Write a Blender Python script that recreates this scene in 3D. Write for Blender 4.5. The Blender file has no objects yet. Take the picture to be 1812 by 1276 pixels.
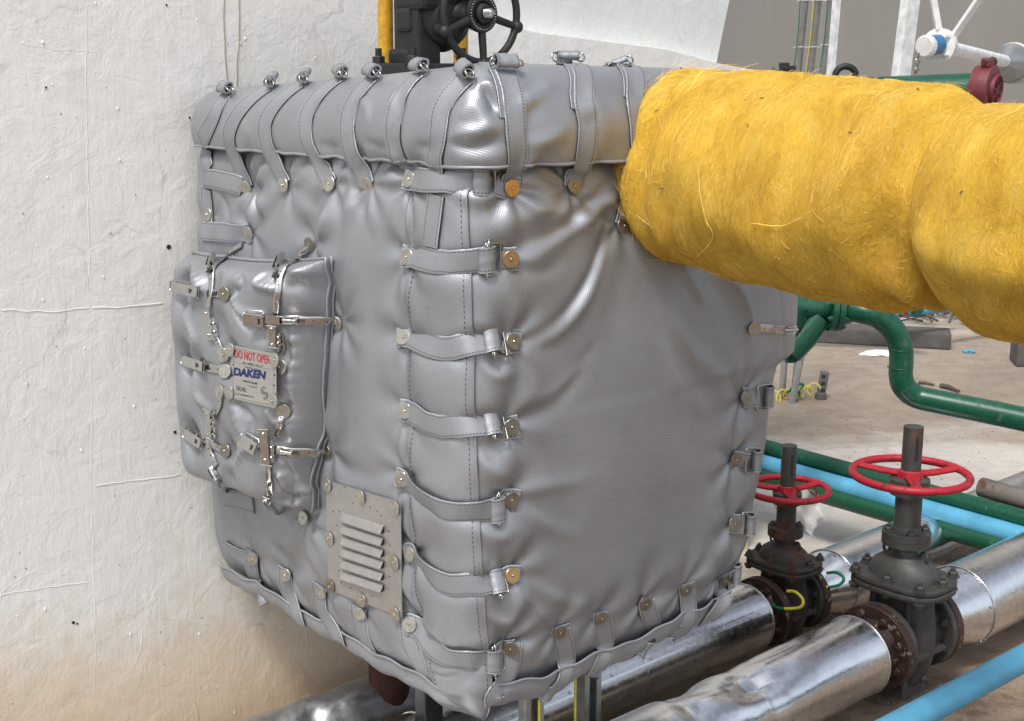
import bpy, bmesh, math, random
import numpy as np
from mathutils import Vector, Matrix, noise
from mathutils.bvhtree import BVHTree
random.seed(7); rng = np.random.default_rng(7)
R = math.radians
sc = bpy.context.scene
# ------------------------------------------------ camera, world, sun, exposure
F = 2300.0; PITCH = R(12.3); CAM = Vector((0, 0, 1.6))
cd = bpy.data.cameras.new('camera'); cam = bpy.data.objects.new('camera', cd)
sc.collection.objects.link(cam); sc.camera = cam
cd.sensor_width = 36; cd.lens = 36 * F / 1812; cd.clip_end = 500; cd.clip_start = 0.02
cam.location = CAM; cam.rotation_euler = (R(90) - PITCH, 0, 0)
SUN_EL, SUN_AZ = 58.0, 205.0     # azimuth clockwise from +Y
w = bpy.data.worlds.new('World'); sc.world = w; w.use_nodes = True
wt = w.node_tree; wt.nodes.clear()
sky = wt.nodes.new('ShaderNodeTexSky'); sky.sky_type = 'NISHITA'; sky.sun_disc = False
sky.sun_elevation = R(SUN_EL); sky.sun_rotation = R(SUN_AZ); sky.air_density = 1.0; sky.dust_density = 3.0; sky.ozone_density = 1.0
hs = wt.nodes.new('ShaderNodeHueSaturation'); hs.inputs['Saturation'].default_value = 0.42
tc = wt.nodes.new('ShaderNodeTexCoord'); nz = wt.nodes.new('ShaderNodeTexNoise'); nz.inputs['Scale'].default_value = 2.2; nz.inputs['Detail'].default_value = 6
cr = wt.nodes.new('ShaderNodeMapRange'); cr.inputs[1].default_value = .42; cr.inputs[2].default_value = .62; cr.inputs[3].default_value = .75; cr.inputs[4].default_value = 1.7
mul = wt.nodes.new('ShaderNodeVectorMath'); mul.operation = 'SCALE'
bg = wt.nodes.new('ShaderNodeBackground'); bg.inputs[1].default_value = 0.115
ow = wt.nodes.new('ShaderNodeOutputWorld')
L_ = wt.links.new
L_(sky.outputs[0], hs.inputs['Color']); L_(tc.outputs['Generated'], nz.inputs['Vector']); L_(nz.outputs[0], cr.inputs[0])
L_(hs.outputs[0], mul.inputs[0]); L_(cr.outputs[0], mul.inputs['Scale']); L_(mul.outputs[0], bg.inputs[0]); L_(bg.outputs[0], ow.inputs[0])
sd = bpy.data.lights.new('sun', 'SUN'); sun = bpy.data.objects.new('sun', sd); sc.collection.objects.link(sun)
sd.energy = 1.5; sd.angle = R(11); sd.color = (1, .96, .9)
az = R(SUN_AZ); el = R(SUN_EL)
sdir = Vector((math.sin(az) * math.cos(el), math.cos(az) * math.cos(el), math.sin(el)))
sun.rotation_euler = sdir.to_track_quat('Z', 'Y').to_euler(); sun.location = sdir * 20
sc.view_settings.view_transform = 'Standard'; sc.view_settings.look = 'None'
sc.view_settings.exposure = 0.62; sc.view_settings.gamma = 1
# ------------------------------------------------ pixel helpers (photo 1812x1276) for laying things out in the world
FW = Vector((0, math.cos(PITCH), -math.sin(PITCH))); UP = Vector((0, math.sin(PITCH), math.cos(PITCH))); RT = Vector((1, 0, 0))
def ray(px, py): return RT * ((px - 906) / F) + UP * ((638 - py) / F) + FW
def onz(px, py, z):
    d = ray(px, py); return CAM + d * ((z - CAM.z) / d.z)
def ony(px, py, y):
    d = ray(px, py); return CAM + d * (y / d.y)
def onplane(px, py, p, n):
    d = ray(px, py); return CAM + d * ((p - CAM).dot(n) / d.dot(n))
# ------------------------------------------------ object helpers
def link(o): sc.collection.objects.link(o); return o
def tag(o, label=None, cat=None, group=None, kind=None):
    if label: o['label'] = label
    if cat: o['category'] = cat
    if group: o['group'] = group
    if kind: o['kind'] = kind
    return o
def thing(name, loc, label, cat, group=None, rot=None):
    o = bpy.data.objects.new(name, None); o.empty_display_size = .05; link(o); o.location = loc
    if rot is not None: o.rotation_euler = rot.to_euler()
    bpy.context.view_layer.update() if False else None
    return tag(o, label, cat, group)
class MB:
    def __init__(s): s.v = []; s.f = []; s.m = []; s.uv = {}; s.sm = []
    def add(s, vs, fs, m=0, smooth=True, uvs=None):
        b = len(s.v); s.v.extend([tuple(v) for v in vs])
        for f in fs: s.f.append([b + i for i in f]); s.m.append(m); s.sm.append(smooth)
        if uvs is not None:
            for i, u in enumerate(uvs): s.uv[b + i] = u
        return s
    def grid(s, P, closeu=False, closev=False, m=0, smooth=True, uv=None, flip=False):
        nr, nc = P.shape[:2]; fs = []
        for i in range(nr - (0 if closev else 1)):
            i2 = (i + 1) % nr
            for j in range(nc - (0 if closeu else 1)):
                j2 = (j + 1) % nc
                q = [i * nc + j, i * nc + j2, i2 * nc + j2, i2 * nc + j]
                fs.append(q[::-1] if flip else q)
        return s.add(P.reshape(-1, 3).tolist(), fs, m, smooth, None if uv is None else uv.reshape(-1, 2).tolist())
    def box(s, c, sx, sy, sz, M=None, m=0, bev=0.0):
        c = Vector(c); M = M or Matrix.Identity(3); hx, hy, hz = sx / 2, sy / 2, sz / 2
        b = min(bev, hx * .9, hy * .9, hz * .9)
        if b <= 0:
            vs = [c + M @ Vector((x * hx, y * hy, z * hz)) for x in (-1, 1) for y in (-1, 1) for z in (-1, 1)]
            return s.add(vs, [(0, 1, 3, 2), (4, 6, 7, 5), (0, 4, 5, 1), (2, 3, 7, 6), (0, 2, 6, 4), (1, 5, 7, 3)], m, False)
        bm = bmesh.new(); bmesh.ops.create_cube(bm, size=1)
        for v in bm.verts: v.co = Vector((v.co.x * sx, v.co.y * sy, v.co.z * sz))
        bmesh.ops.bevel(bm, geom=list(bm.edges), offset=b, segments=2, affect='EDGES', profile=.6)
        bm.verts.index_update()
        s.add([c + M @ v.co for v in bm.verts], [[v.index for v in f.verts] for f in bm.faces], m, False); bm.free(); return s
    def tube(s, pts, r, seg=12, m=0, closed=False, cap=True, smooth=True):
        pts = [Vector(p) for p in pts]; n = len(pts); rs = r if hasattr(r, '__len__') else [r] * n
        T = []
        for i in range(n):
            a = pts[(i - 1) % n] if closed or i > 0 else pts[i]; b = pts[(i + 1) % n] if closed or i < n - 1 else pts[i]
            T.append((b - a).normalized())
        N = T[0].orthogonal().normalized(); rows = []
        for i in range(n):
            N = (N - T[i] * N.dot(T[i])).normalized(); B = T[i].cross(N)
            rows.append([pts[i] + (N * math.cos(a) + B * math.sin(a)) * rs[i] for a in [2 * math.pi * k / seg for k in range(seg)]])
        P = np.array([[list(v) for v in row] for row in rows])
        s.grid(P, closeu=True, closev=closed, m=m, smooth=smooth, uv=None)
        if cap and not closed:
            s.add(P[0].tolist(), [list(range(seg))[::-1]], m, False); s.add(P[-1].tolist(), [list(range(seg))], m, False)
        return s
    def lathe(s, p, axis, prof, seg=32, m=0, smooth=True, phase=0.0, capped=True):
        """prof: list of (distance along axis, radius)"""
        p = Vector(p); A = Vector(axis).normalized(); N = A.orthogonal().normalized(); B = A.cross(N)
        rows = [[list(p + A * h + (N * math.cos(a) + B * math.sin(a)) * r) for a in [phase + 2 * math.pi * k / seg for k in range(seg)]] for h, r in prof]
        P = np.array(rows)
        # sharp profile: duplicate rows so flat rims stay crisp
        for i in range(len(prof) - 1):
            s.grid(P[i:i + 2], closeu=True, m=m, smooth=smooth)
        if capped:
            if prof[0][1] > 1e-4: s.add(P[0].tolist(), [list(range(seg))[::-1]], m, False)
            if prof[-1][1] > 1e-4: s.add(P[-1].tolist(), [list(range(seg))], m, False)
        return s
    def torus(s, c, axis, R_, r, seg=48, ring=12, m=0):
        A = Vector(axis).normalized(); N = A.orthogonal().normalized(); B = A.cross(N); c = Vector(c)
        return s.tube([c + (N * math.cos(a) + B * math.sin(a)) * R_ for a in [2 * math.pi * k / seg for k in range(seg)]], r, ring, m, closed=True)
    def ball(s, c, r, m=0, sc3=(1, 1, 1), M=None, seg=16):
        c = Vector(c); M = M or Matrix.Identity(3); P = []
        for i in range(seg // 2 + 1):
            t = math.pi * i / (seg // 2)
            P.append([list(c + M @ Vector((r * sc3[0] * math.sin(t) * math.cos(a), r * sc3[1] * math.sin(t) * math.sin(a), r * sc3[2] * math.cos(t)))) for a in [2 * math.pi * k / seg for k in range(seg)]])
        return s.grid(np.array(P), closeu=True, m=m, flip=True)
    def bolt(s, p, axis, r, m=0, stud=True):
        s.lathe(p, axis, [(0, r), (r * 1.0, r), (r * 1.15, r * .85)], 6, m, False)
        if stud: s.lathe(Vector(p) + Vector(axis).normalized() * r * 1.1, axis, [(0, r * .5), (r * .7, r * .5)], 8, m)
        s.lathe(p, axis, [(-.001, r * 1.35), (r * .2, r * 1.35)], 14, m)
        return s
    def build(s, name, mats, parent=None):
        me = bpy.data.meshes.new(name); off = Vector((0, 0, 0)); inv = None
        if parent is not None:
            mw = wmat(parent); inv = mw.inverted()
            vs = [tuple(inv @ Vector(v)) for v in s.v]
        else: vs = s.v
        me.from_pydata(vs, [], s.f)
        if not isinstance(mats, (list, tuple)): mats = [mats]
        for m in mats: me.materials.append(m)
        me.polygons.foreach_set('material_index', s.m); me.polygons.foreach_set('use_smooth', s.sm)
        if s.uv:
            ul = me.uv_layers.new(name='UVMap'); li = np.zeros(len(me.loops), dtype=np.int64); me.loops.foreach_get('vertex_index', li)
            arr = np.zeros((len(s.v), 2))
            for k, u in s.uv.items(): arr[k] = u
            ul.data.foreach_set('uv', arr[li].astype(np.float32).ravel())
        me.update()
        o = bpy.data.objects.new(name, me); link(o)
        if parent is not None: o.parent = parent
        return o
def wmat(o):
    M = Matrix.LocRotScale(o.location, o.rotation_euler, o.scale)
    return wmat(o.parent) @ M if o.parent else M
def merge_parts(*mbs): pass
def catmull(pts, n):
    pts = [Vector(p) for p in pts]; P = [pts[0] * 2 - pts[1]] + pts + [pts[-1] * 2 - pts[-2]]
    out = []; k = len(pts) - 1
    for i in range(n):
        t = i / (n - 1) * k; j = min(int(t), k - 1); u = t - j
        a, b, c, d = P[j:j + 4]
        out.append(.5 * ((2 * b) + (c - a) * u + (2 * a - 5 * b + 4 * c - d) * u * u + (3 * b - a - 3 * c + d) * u ** 3))
    return out
# ------------------------------------------------ materials
def nm(name):
    m = bpy.data.materials.new(name); m.use_nodes = True; nt = m.node_tree
    return m, nt, nt.nodes['Principled BSDF']
def node(nt, t, **kw):
    n = nt.nodes.new(t)
    for k, v in kw.items():
        if k in n.inputs.keys() if hasattr(n.inputs, 'keys') else False: n.inputs[k].default_value = v
        else: setattr(n, k, v)
    return n
def ramp(nt, fac, stops):
    r = nt.nodes.new('ShaderNodeValToRGB'); e = r.color_ramp.elements
    while len(e) < len(stops): e.new(.5)
    for i, (p, c) in enumerate(stops):
        e[i].position = p; e[i].color = (*c, 1) if len(c) == 3 else (c[0], c[0], c[0], 1)
    nt.links.new(fac, r.inputs[0]); return r.outputs[0]
def noise_t(nt, scale, detail=5, rough=.55, vec=None, dist=0):
    n = nt.nodes.new('ShaderNodeTexNoise'); n.inputs['Scale'].default_value = scale; n.inputs['Detail'].default_value = detail
    n.inputs['Roughness'].default_value = rough; n.inputs['Distortion'].default_value = dist
    if vec is None: vec = objco(nt)
    nt.links.new(vec, n.inputs['Vector']); return n.outputs[0]
def objco(nt):
    for n in nt.nodes:
        if n.bl_idname == 'ShaderNodeNewGeometry': return n.outputs['Position']
    return nt.nodes.new('ShaderNodeNewGeometry').outputs['Position']
def mapping(nt, vec, scale=(1, 1, 1), rot=(0, 0, 0), loc=(0, 0, 0)):
    m = nt.nodes.new('ShaderNodeMapping'); m.inputs['Scale'].default_value = scale; m.inputs['Rotation'].default_value = rot; m.inputs['Location'].default_value = loc
    nt.links.new(vec, m.inputs[0]); return m.outputs[0]
def mixc(nt, fac, a, b, mode='MIX'):
    m = nt.nodes.new('ShaderNodeMix'); m.data_type = 'RGBA'; m.blend_type = mode
    for sock, v in ((m.inputs[0], fac), (m.inputs[6], a), (m.inputs[7], b)):
        if hasattr(v, 'is_linked') or hasattr(v, 'links'): nt.links.new(v, sock)
        else: sock.default_value = v if not isinstance(v, tuple) else ((*v, 1) if len(v) == 3 else v)
    return m.outputs[2]
def math_(nt, op, a, b=0.0, c=0.0):
    m = nt.nodes.new('ShaderNodeMath'); m.operation = op
    for s_, v in ((m.inputs[0], a), (m.inputs[1], b), (m.inputs[2], c)):
        if hasattr(v, 'links'): nt.links.new(v, s_)
        else: s_.default_value = v
    return m.outputs[0]
def bump(nt, b, h, strength=.5, dist=.01, prev=None):
    n = nt.nodes.new('ShaderNodeBump'); n.inputs['Strength'].default_value = strength; n.inputs['Distance'].default_value = dist
    nt.links.new(h, n.inputs['Height'])
    if prev is not None: nt.links.new(prev, n.inputs['Normal'])
    if b is not None: nt.links.new(n.outputs[0], b.inputs['Normal'])
    return n.outputs[0]
def sepxyz(nt, v):
    n = nt.nodes.new('ShaderNodeSeparateXYZ'); nt.links.new(v, n.inputs[0]); return n.outputs
def simple(name, col, rough=.5, metal=0.0, var=.12, scale=25, bmp=.15, bdist=.002, spec=.5):
    m, nt, b = nm(name)
    n1 = noise_t(nt, scale, 6); n2 = noise_t(nt, scale * .18, 4)
    c = ramp(nt, n1, [(.3, tuple(x * (1 - var) for x in col)), (.7, tuple(min(1, x * (1 + var)) for x in col))])
    c = mixc(nt, math_(nt, 'MULTIPLY', n2, var * 1.5), c, tuple(x * .6 for x in col))
    nt.links.new(c, b.inputs['Base Color']); b.inputs['Metallic'].default_value = metal
    nt.links.new(ramp(nt, n1, [(.3, (max(.02, rough - .08),)), (.7, (min(1, rough + .08),))]), b.inputs['Roughness'])
    b.inputs['Specular IOR Level'].default_value = spec
    if bmp: bump(nt, b, n1, bmp, bdist)
    return m
def worn(name, col, under, amt=.5, rough=.5, scale=18, metal=0, bmp=.5):
    """paint with patches of rust/dirt"""
    m, nt, b = nm(name)
    n1 = noise_t(nt, scale, 8, .65); n2 = noise_t(nt, scale * 3.5, 6, .6); n3 = noise_t(nt, scale * .4, 3)
    k = math_(nt, 'ADD', math_(nt, 'MULTIPLY', n1, .7), math_(nt, 'MULTIPLY', n3, .3))
    msk = ramp(nt, k, [(max(0, amt - .03), (0,)), (min(1, amt + .03), (1,))])
    ca = ramp(nt, n2, [(.3, tuple(x * .75 for x in col)), (.7, tuple(x * 1.2 for x in col))])
    cb = ramp(nt, n2, [(.3, tuple(x * .6 for x in under)), (.7, tuple(x * 1.3 for x in under))])
    nt.links.new(mixc(nt, msk, ca, cb), b.inputs['Base Color'])
    nt.links.new(ramp(nt, msk, [(0, (rough,)), (1, (.85,))]), b.inputs['Roughness']); b.inputs['Metallic'].default_value = metal
    bump(nt, b, math_(nt, 'ADD', n2, math_(nt, 'MULTIPLY', msk, .6)), bmp, .002)
    return m
def cloth(name, base, rough=.4, metal=.55, weave=.35, wsc=420.0, stitch=False):
    m, nt, b = nm(name)
    uv = nt.nodes.new('ShaderNodeUVMap').outputs[0]; x, y, _ = sepxyz(nt, uv)
    # basket weave
    wa = math_(nt, 'ADD', math_(nt, 'MULTIPLY', x, .83), math_(nt, 'MULTIPLY', y, .56)); wb = math_(nt, 'SUBTRACT', math_(nt, 'MULTIPLY', x, .56), math_(nt, 'MULTIPLY', y, .83))
    sx = math_(nt, 'SINE', math_(nt, 'MULTIPLY', wa, wsc * 3.6)); sy = math_(nt, 'SINE', math_(nt, 'MULTIPLY', wb, wsc * 3.6))
    wv = math_(nt, 'MULTIPLY', sx, sy)
    pos = objco(nt); n1 = noise_t(nt, 6, 5, .6); n2 = noise_t(nt, 45, 5, .6); n3 = noise_t(nt, 300, 3)
    c = ramp(nt, n1, [(.3, tuple(v * .9 for v in base)), (.7, tuple(v * 1.1 for v in base))])
    c = mixc(nt, ramp(nt, n2, [(.62, (0,)), (.75, (.35,))]), c, tuple(v * .62 for v in base))
    if stitch:
        d = math_(nt, 'ABSOLUTE', math_(nt, 'SUBTRACT', math_(nt, 'ABSOLUTE', math_(nt, 'SUBTRACT', x, .0)), .0))
        e = math_(nt, 'ABSOLUTE', math_(nt, 'SUBTRACT', math_(nt, 'ABSOLUTE', x), .0175))
        line = math_(nt, 'LESS_THAN', e, .0010)
        dash = math_(nt, 'GREATER_THAN', math_(nt, 'SINE', math_(nt, 'MULTIPLY', y, 2 * math.pi / .006)), -.5)
        st = math_(nt, 'MULTIPLY', line, dash)
        c = mixc(nt, math_(nt, 'MULTIPLY', st, .75), c, (.03, .03, .035))
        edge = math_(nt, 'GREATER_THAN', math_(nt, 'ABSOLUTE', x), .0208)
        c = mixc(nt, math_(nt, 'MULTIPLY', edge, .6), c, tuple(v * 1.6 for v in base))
        c = mixc(nt, math_(nt, 'GREATER_THAN', math_(nt, 'ABSOLUTE', x), .0228), c, (.045, .045, .05))  # side faces near-black: raw cut edge, with the contact shadow painted in
    nt.links.new(c, b.inputs['Base Color']); b.inputs['Metallic'].default_value = metal
    nt.links.new(ramp(nt, n2, [(.3, (rough - .04,)), (.7, (rough + .07,))]), b.inputs['Roughness'])
    h = bump(nt, None, wv, weave, .0006); h = bump(nt, None, n3, .12, .0008, h); bump(nt, b, n2, .10, .004, h)
    return m
M = {}
CL = (.320, .334, .358)
M['cloth'] = cloth('silver_coated_cloth', CL, .42, .57, .26, 430)
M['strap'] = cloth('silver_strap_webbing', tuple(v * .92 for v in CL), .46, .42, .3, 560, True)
M['lining'] = simple('dark_lining', (.06, .06, .065), .7)
M['steel'] = simple('bright_stainless', (.55, .54, .52), .16, 1.0, .06, 60, .05)
M['wash'] = simple('washer_nickel', (.50, .49, .44), .32, .9, .15, 90, .12)
M['washw'] = simple('washer_warm_reflection', (.62, .42, .22), .28, .9, .12, 90, .1)  # nickel washers too; a warm reflection is painted into their colour
M['washd'] = simple('washer_dark', (.30, .28, .24), .34, .9, .15, 90, .1)
M['dark'] = simple('dark_gap', (.02, .02, .02), .6)
M['plate'] = simple('brushed_plate', (.44, .43, .42), .42, .7, .08, 70, .1)
M['nameplate'] = simple('nameplate_steel', (.42, .41, .385), .42, .5, .06, 50, .05)
M['iron'] = simple('black_iron', (.022, .022, .022), .55, .2, .3, 40, .4)
M['yellowp'] = worn('yellow_pipe_paint', (.55, .30, .02), (.25, .12, .01), .62, .45)
M['green'] = worn('green_enamel', (.004, .072, .038), (.035, .10, .065), .60, .33, 26, 0, .12)
M['blue'] = simple('blue_plastic_pipe', (.09, .34, .52), .42, 0, .16, 12, .05)
M['bluecap'] = simple('blue_transmitter', (.03, .16, .36), .4)
M['red'] = worn('red_wheel_paint', (.38, .010, .024), (.13, .018, .018), .58, .45, 40)
M['maroon'] = simple('maroon_cast', (.14, .022, .028), .45, 0, .15)
M['valve'] = worn('grey_valve_casting', (.052, .052, .048), (.10, .045, .025), .60, .5, 14)
M['valver'] = worn('rusting_valve_casting', (.045, .042, .038), (.085, .036, .022), .56, .6, 14)
M['rust'] = worn('rusty_flange', (.046, .022, .016), (.36, .32, .25), .60, .55, 48)
M['rustd'] = simple('deep_rust_pipe', (.075, .030, .016), .8, 0, .5, 30, .6)
M['stub'] = worn('grey_pipe_with_rust', (.16, .14, .12), (.13, .05, .03), .56, .6, 16)
M['galv'] = simple('galvanised_steel', (.42, .42, .40), .42, .75, .22, 45, .2)
M['conduit'] = simple('steel_conduit', (.36, .37, .37), .38, .7, .12, 30, .1)
M['post'] = simple('dark_steel_post', (.022, .023, .026), .4, 0, .2)
M['white'] = worn('white_post_paint', (.72, .73, .73), (.45, .43, .38), .66, .45, 9)
M['whitepl'] = simple('white_enamel', (.72, .72, .71), .4)
M['greyb'] = simple('grey_plastic_box', (.12, .13, .13), .5)
M['wireY'] = simple('yellow_wire_sheath', (.72, .62, .05), .4)
M['wireG'] = simple('green_wire_sheath', (.0, .16, .07), .4)
M['drip'] = simple('dry_drip_stain', (.36, .32, .25), .9)
M['chip'] = simple('pale_grit', (.42, .36, .29), .8)
M['paper'] = simple('litter_white', (.75, .75, .73), .6, 0, .1, 60)
M['red_pr'] = simple('red_print', (.42, .02, .03), .5, 0, .02, 20, 0)
M['blue_pr'] = simple('blue_print', (.012, .016, .12), .5, 0, .02, 20, 0)
M['blk_pr'] = simple('black_print', (.05, .05, .05), .5, 0, .02, 20, 0)
M['wood'] = simple('weathered_timber', (.10, .08, .065), .85, 0, .3, 20, .5)
M['brass'] = simple('dull_brass', (.16, .13, .09), .5, .6, .25)
M['kerb'] = simple('dark_kerb_concrete', (.10, .09, .085), .9, 0, .25, 15, .4)
def mk_bag():
    m, nt, b = nm('clear_bag'); b.inputs['Base Color'].default_value = (.85, .85, .84, 1); b.inputs['Roughness'].default_value = .3; b.inputs['Alpha'].default_value = .55
    bump(nt, b, noise_t(nt, 90, 4), .6, .004); return m
M['bag'] = mk_bag()
def mk_clad(name, dull=0.0, dent=1.0):
    m, nt, b = nm(name)
    n1 = noise_t(nt, 7, 4, .6); n2 = noise_t(nt, 60, 6, .7); n3 = noise_t(nt, 2.5, 2)
    c = ramp(nt, n2, [(.25, (.66 - .3 * dull, .67 - .3 * dull, .68 - .3 * dull)), (.75, (.86 - .3 * dull, .87 - .3 * dull, .89 - .3 * dull))])
    nt.links.new(c, b.inputs['Base Color']); b.inputs['Metallic'].default_value = 1
    nt.links.new(ramp(nt, n2, [(.3, (.16 + dull * .25,)), (.75, (.32 + dull * .3,))]), b.inputs['Roughness'])
    h = bump(nt, None, n3, .25 * dent, .03); h = bump(nt, None, n1, .16, .012, h); bump(nt, b, n2, .04, .002, h)
    return m
M['clad'] = mk_clad('bright_metal_cladding'); M['cladd'] = mk_clad('dull_metal_cladding', .7)
def mk_wall(name, tint=(1, 1, 1)):
    m, nt, b = nm(name); pos = objco(nt)
    X, Y, Z = sepxyz(nt, pos)
    W1 = mapping(nt, pos, (3, 3, .6)); big = noise_t(nt, 1.4, 5, .6)
    streak = noise_t(nt, 5, 6, .65, W1); fine = noise_t(nt, 160, 4, .7); mid = noise_t(nt, 14, 7, .62, None, .6)
    brush = noise_t(nt, 30, 5, .6, mapping(nt, pos, (3.5, 3.5, .5)))
    vor = nt.nodes.new('ShaderNodeTexVoronoi'); vor.feature = 'DISTANCE_TO_EDGE'; vor.inputs['Scale'].default_value = 2.1
    dv = nt.nodes.new('ShaderNodeVectorMath'); dv.operation = 'ADD'
    wn = nt.nodes.new('ShaderNodeTexNoise'); wn.inputs['Scale'].default_value = 5; wn.inputs['Detail'].default_value = 7; nt.links.new(pos, wn.inputs['Vector'])
    sc_ = nt.nodes.new('ShaderNodeVectorMath'); sc_.operation = 'SCALE'; sc_.inputs['Scale'].default_value = .35; nt.links.new(wn.outputs['Color'], sc_.inputs[0])
    nt.links.new(pos, dv.inputs[0]); nt.links.new(sc_.outputs[0], dv.inputs[1]); nt.links.new(dv.outputs[0], vor.inputs['Vector'])
    crack = math_(nt, 'MULTIPLY', ramp(nt, vor.outputs[0], [(0, (1,)), (.009, (0,))]), ramp(nt, noise_t(nt, 3.1, 3), [(.5, (0,)), (.6, (1,))]))
    c = ramp(nt, big, [(.3, (.79 * tint[0], .78 * tint[1], .745 * tint[2])), (.7, (.86 * tint[0], .85 * tint[1], .815 * tint[2]))])
    c = mixc(nt, ramp(nt, streak, [(.52, (0,)), (.75, (.28,))]), c, (.58, .50, .36))
    c = mixc(nt, ramp(nt, mid, [(.57, (0,)), (.74, (.20,))]), c, (.50, .47, .40))
    # rusty drips
    dr = noise_t(nt, 9, 4, .6, mapping(nt, pos, (2.2, 2.2, .22), loc=(3, 1, 2)))
    c = mixc(nt, math_(nt, 'MULTIPLY', ramp(nt, dr, [(.66, (0,)), (.72, (.35,))]), ramp(nt, fine, [(.4, (.3,)), (.6, (1,))])), c, (.52, .34, .14))
    # sandy splash stain near the ground
    lo = math_(nt, 'ADD', math_(nt, 'ADD', Z, math_(nt, 'MULTIPLY', math_(nt, 'SUBTRACT', noise_t(nt, 2.0, 4), .5), .5)), math_(nt, 'MULTIPLY', math_(nt, 'SUBTRACT', noise_t(nt, 22, 8, .7), .5), .30))
    c = mixc(nt, ramp(nt, lo, [(.12, (.82,)), (.30, (.62,)), (.52, (0,))]), c, (.66, .50, .32))
    c = mixc(nt, math_(nt, 'MULTIPLY', crack, .35), c, (.30, .27, .22))
    dots = nt.nodes.new('ShaderNodeTexVoronoi'); dots.inputs['Scale'].default_value = 28; nt.links.new(pos, dots.inputs['Vector'])
    dk = math_(nt, 'MULTIPLY', math_(nt, 'LESS_THAN', dots.outputs['Distance'], .075), ramp(nt, noise_t(nt, 8, 2), [(.54, (0,)), (.6, (1,))]))
    c = mixc(nt, math_(nt, 'MULTIPLY', dk, .7), c, (.22, .18, .12))
    nt.links.new(c, b.inputs['Base Color']); b.inputs['Roughness'].default_value = .6; b.inputs['Specular IOR Level'].default_value = .35
    h = bump(nt, None, noise_t(nt, 5, 8, .7, None, 1.5), .22, .014); h = bump(nt, None, mid, .55, .006, h); h = bump(nt, None, brush, .3, .003, h); h = bump(nt, None, crack, -.6, .004, h)
    bump(nt, b, fine, .35, .0012, h)
    return m
M['wall'] = mk_wall('painted_rough_concrete'); M['wall2'] = mk_wall('painted_concrete_bluish', (.86, .90, .92))
def mk_ground():
    m, nt, b = nm('stained_concrete_ground'); pos = objco(nt); X, Y, Z = sepxyz(nt, pos)
    n1 = noise_t(nt, .9, 6, .6, mapping(nt, pos, (1, 2.2, 1))); n2 = noise_t(nt, 9, 8, .7); n3 = noise_t(nt, 90, 5, .7); n4 = noise_t(nt, 3.4, 9, .72, None, .8)
    c = ramp(nt, n2, [(.3, (.40, .37, .33)), (.7, (.56, .53, .48))])
    sand = ramp(nt, n2, [(.3, (.17, .125, .085)), (.7, (.28, .215, .155))])
    wet = ramp(nt, n2, [(.3, (.07, .045, .03)), (.7, (.14, .09, .06))])
    # brown mud bands: one behind the bent green pipe, one round the valves
    k = math_(nt, 'ADD', Y, math_(nt, 'MULTIPLY', math_(nt, 'SUBTRACT', n1, .5), 2.4))
    band = ramp(nt, math_(nt, 'DIVIDE', k, 12), [(.28, (1,)), (.335, (.9,)), (.36, (.05,)), (.45, (.05,)), (.50, (.85,)), (.68, (.75,)), (.73, (0,)), (.9, (.1,))])
    c = mixc(nt, band, c, sand)
    c = mixc(nt, math_(nt, 'MULTIPLY', ramp(nt, n4, [(.48, (0,)), (.58, (.85,))]), ramp(nt, math_(nt, 'DIVIDE', k, 12), [(.30, (1,)), (.36, (0,))])), c, wet)
    c = mixc(nt, ramp(nt, n4, [(.60, (0,)), (.70, (.5,))]), c, (.22, .17, .12))
    c = mixc(nt, ramp(nt, n3, [(.66, (0,)), (.70, (.6,))]), c, (.10, .08, .06))
    nt.links.new(c, b.inputs['Base Color']); b.inputs['Roughness'].default_value = .8
    h = bump(nt, None, n2, .5, .012); bump(nt, b, n3, .4, .003, h); return m
M['ground'] = mk_ground()
def mk_tank():
    m, nt, b = nm('brushed_tank_steel'); pos = objco(nt)
    n1 = noise_t(nt, .5, 3); n2 = noise_t(nt, 3, 6, .6, mapping(nt, pos, (1, 1, .15)))
    c = ramp(nt, n2, [(.3, (.25, .235, .215)), (.7, (.28, .262, .242))]); nt.links.new(c, b.inputs['Base Color'])
    b.inputs['Metallic'].default_value = .75; b.inputs['Roughness'].default_value = .5; bump(nt, b, n1, .2, .05); return m
M['tank'] = mk_tank()
def mk_wool():
    m, nt, b = nm('yellow_glass_wool'); uv = nt.nodes.new('ShaderNodeUVMap').outputs[0]
    f1 = noise_t(nt, 9, 9, .68, mapping(nt, uv, (1, 1.9, 1), (0, 0, .5)), 1.3); f2 = noise_t(nt, 55, 9, .75, mapping(nt, uv, (1, 3.2, 1), (0, 0, -.3)), 1.5)
    f3 = noise_t(nt, 3.2, 4, .6, uv); pos = objco(nt); f4 = noise_t(nt, 5, 5, .6)
    c = ramp(nt, f1, [(.28, (.68, .37, .038)), (.5, (.88, .53, .062)), (.72, (.93, .65, .13))])
    c = mixc(nt, ramp(nt, f4, [(.52, (0,)), (.7, (.45,))]), c, (.60, .31, .05))
    c = mixc(nt, ramp(nt, f2, [(.6, (0,)), (.75, (.4,))]), c, (.95, .70, .22))
    nt.links.new(c, b.inputs['Base Color']); b.inputs['Roughness'].default_value = .95; b.inputs['Specular IOR Level'].default_value = .1
    b.inputs['Sheen Weight'].default_value = .25; b.inputs['Sheen Tint'].default_value = (1, .8, .3, 1)
    h = bump(nt, None, f1, .8, .03); bump(nt, b, f2, .9, .007, h); return m
M['wool'] = mk_wool()
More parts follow.
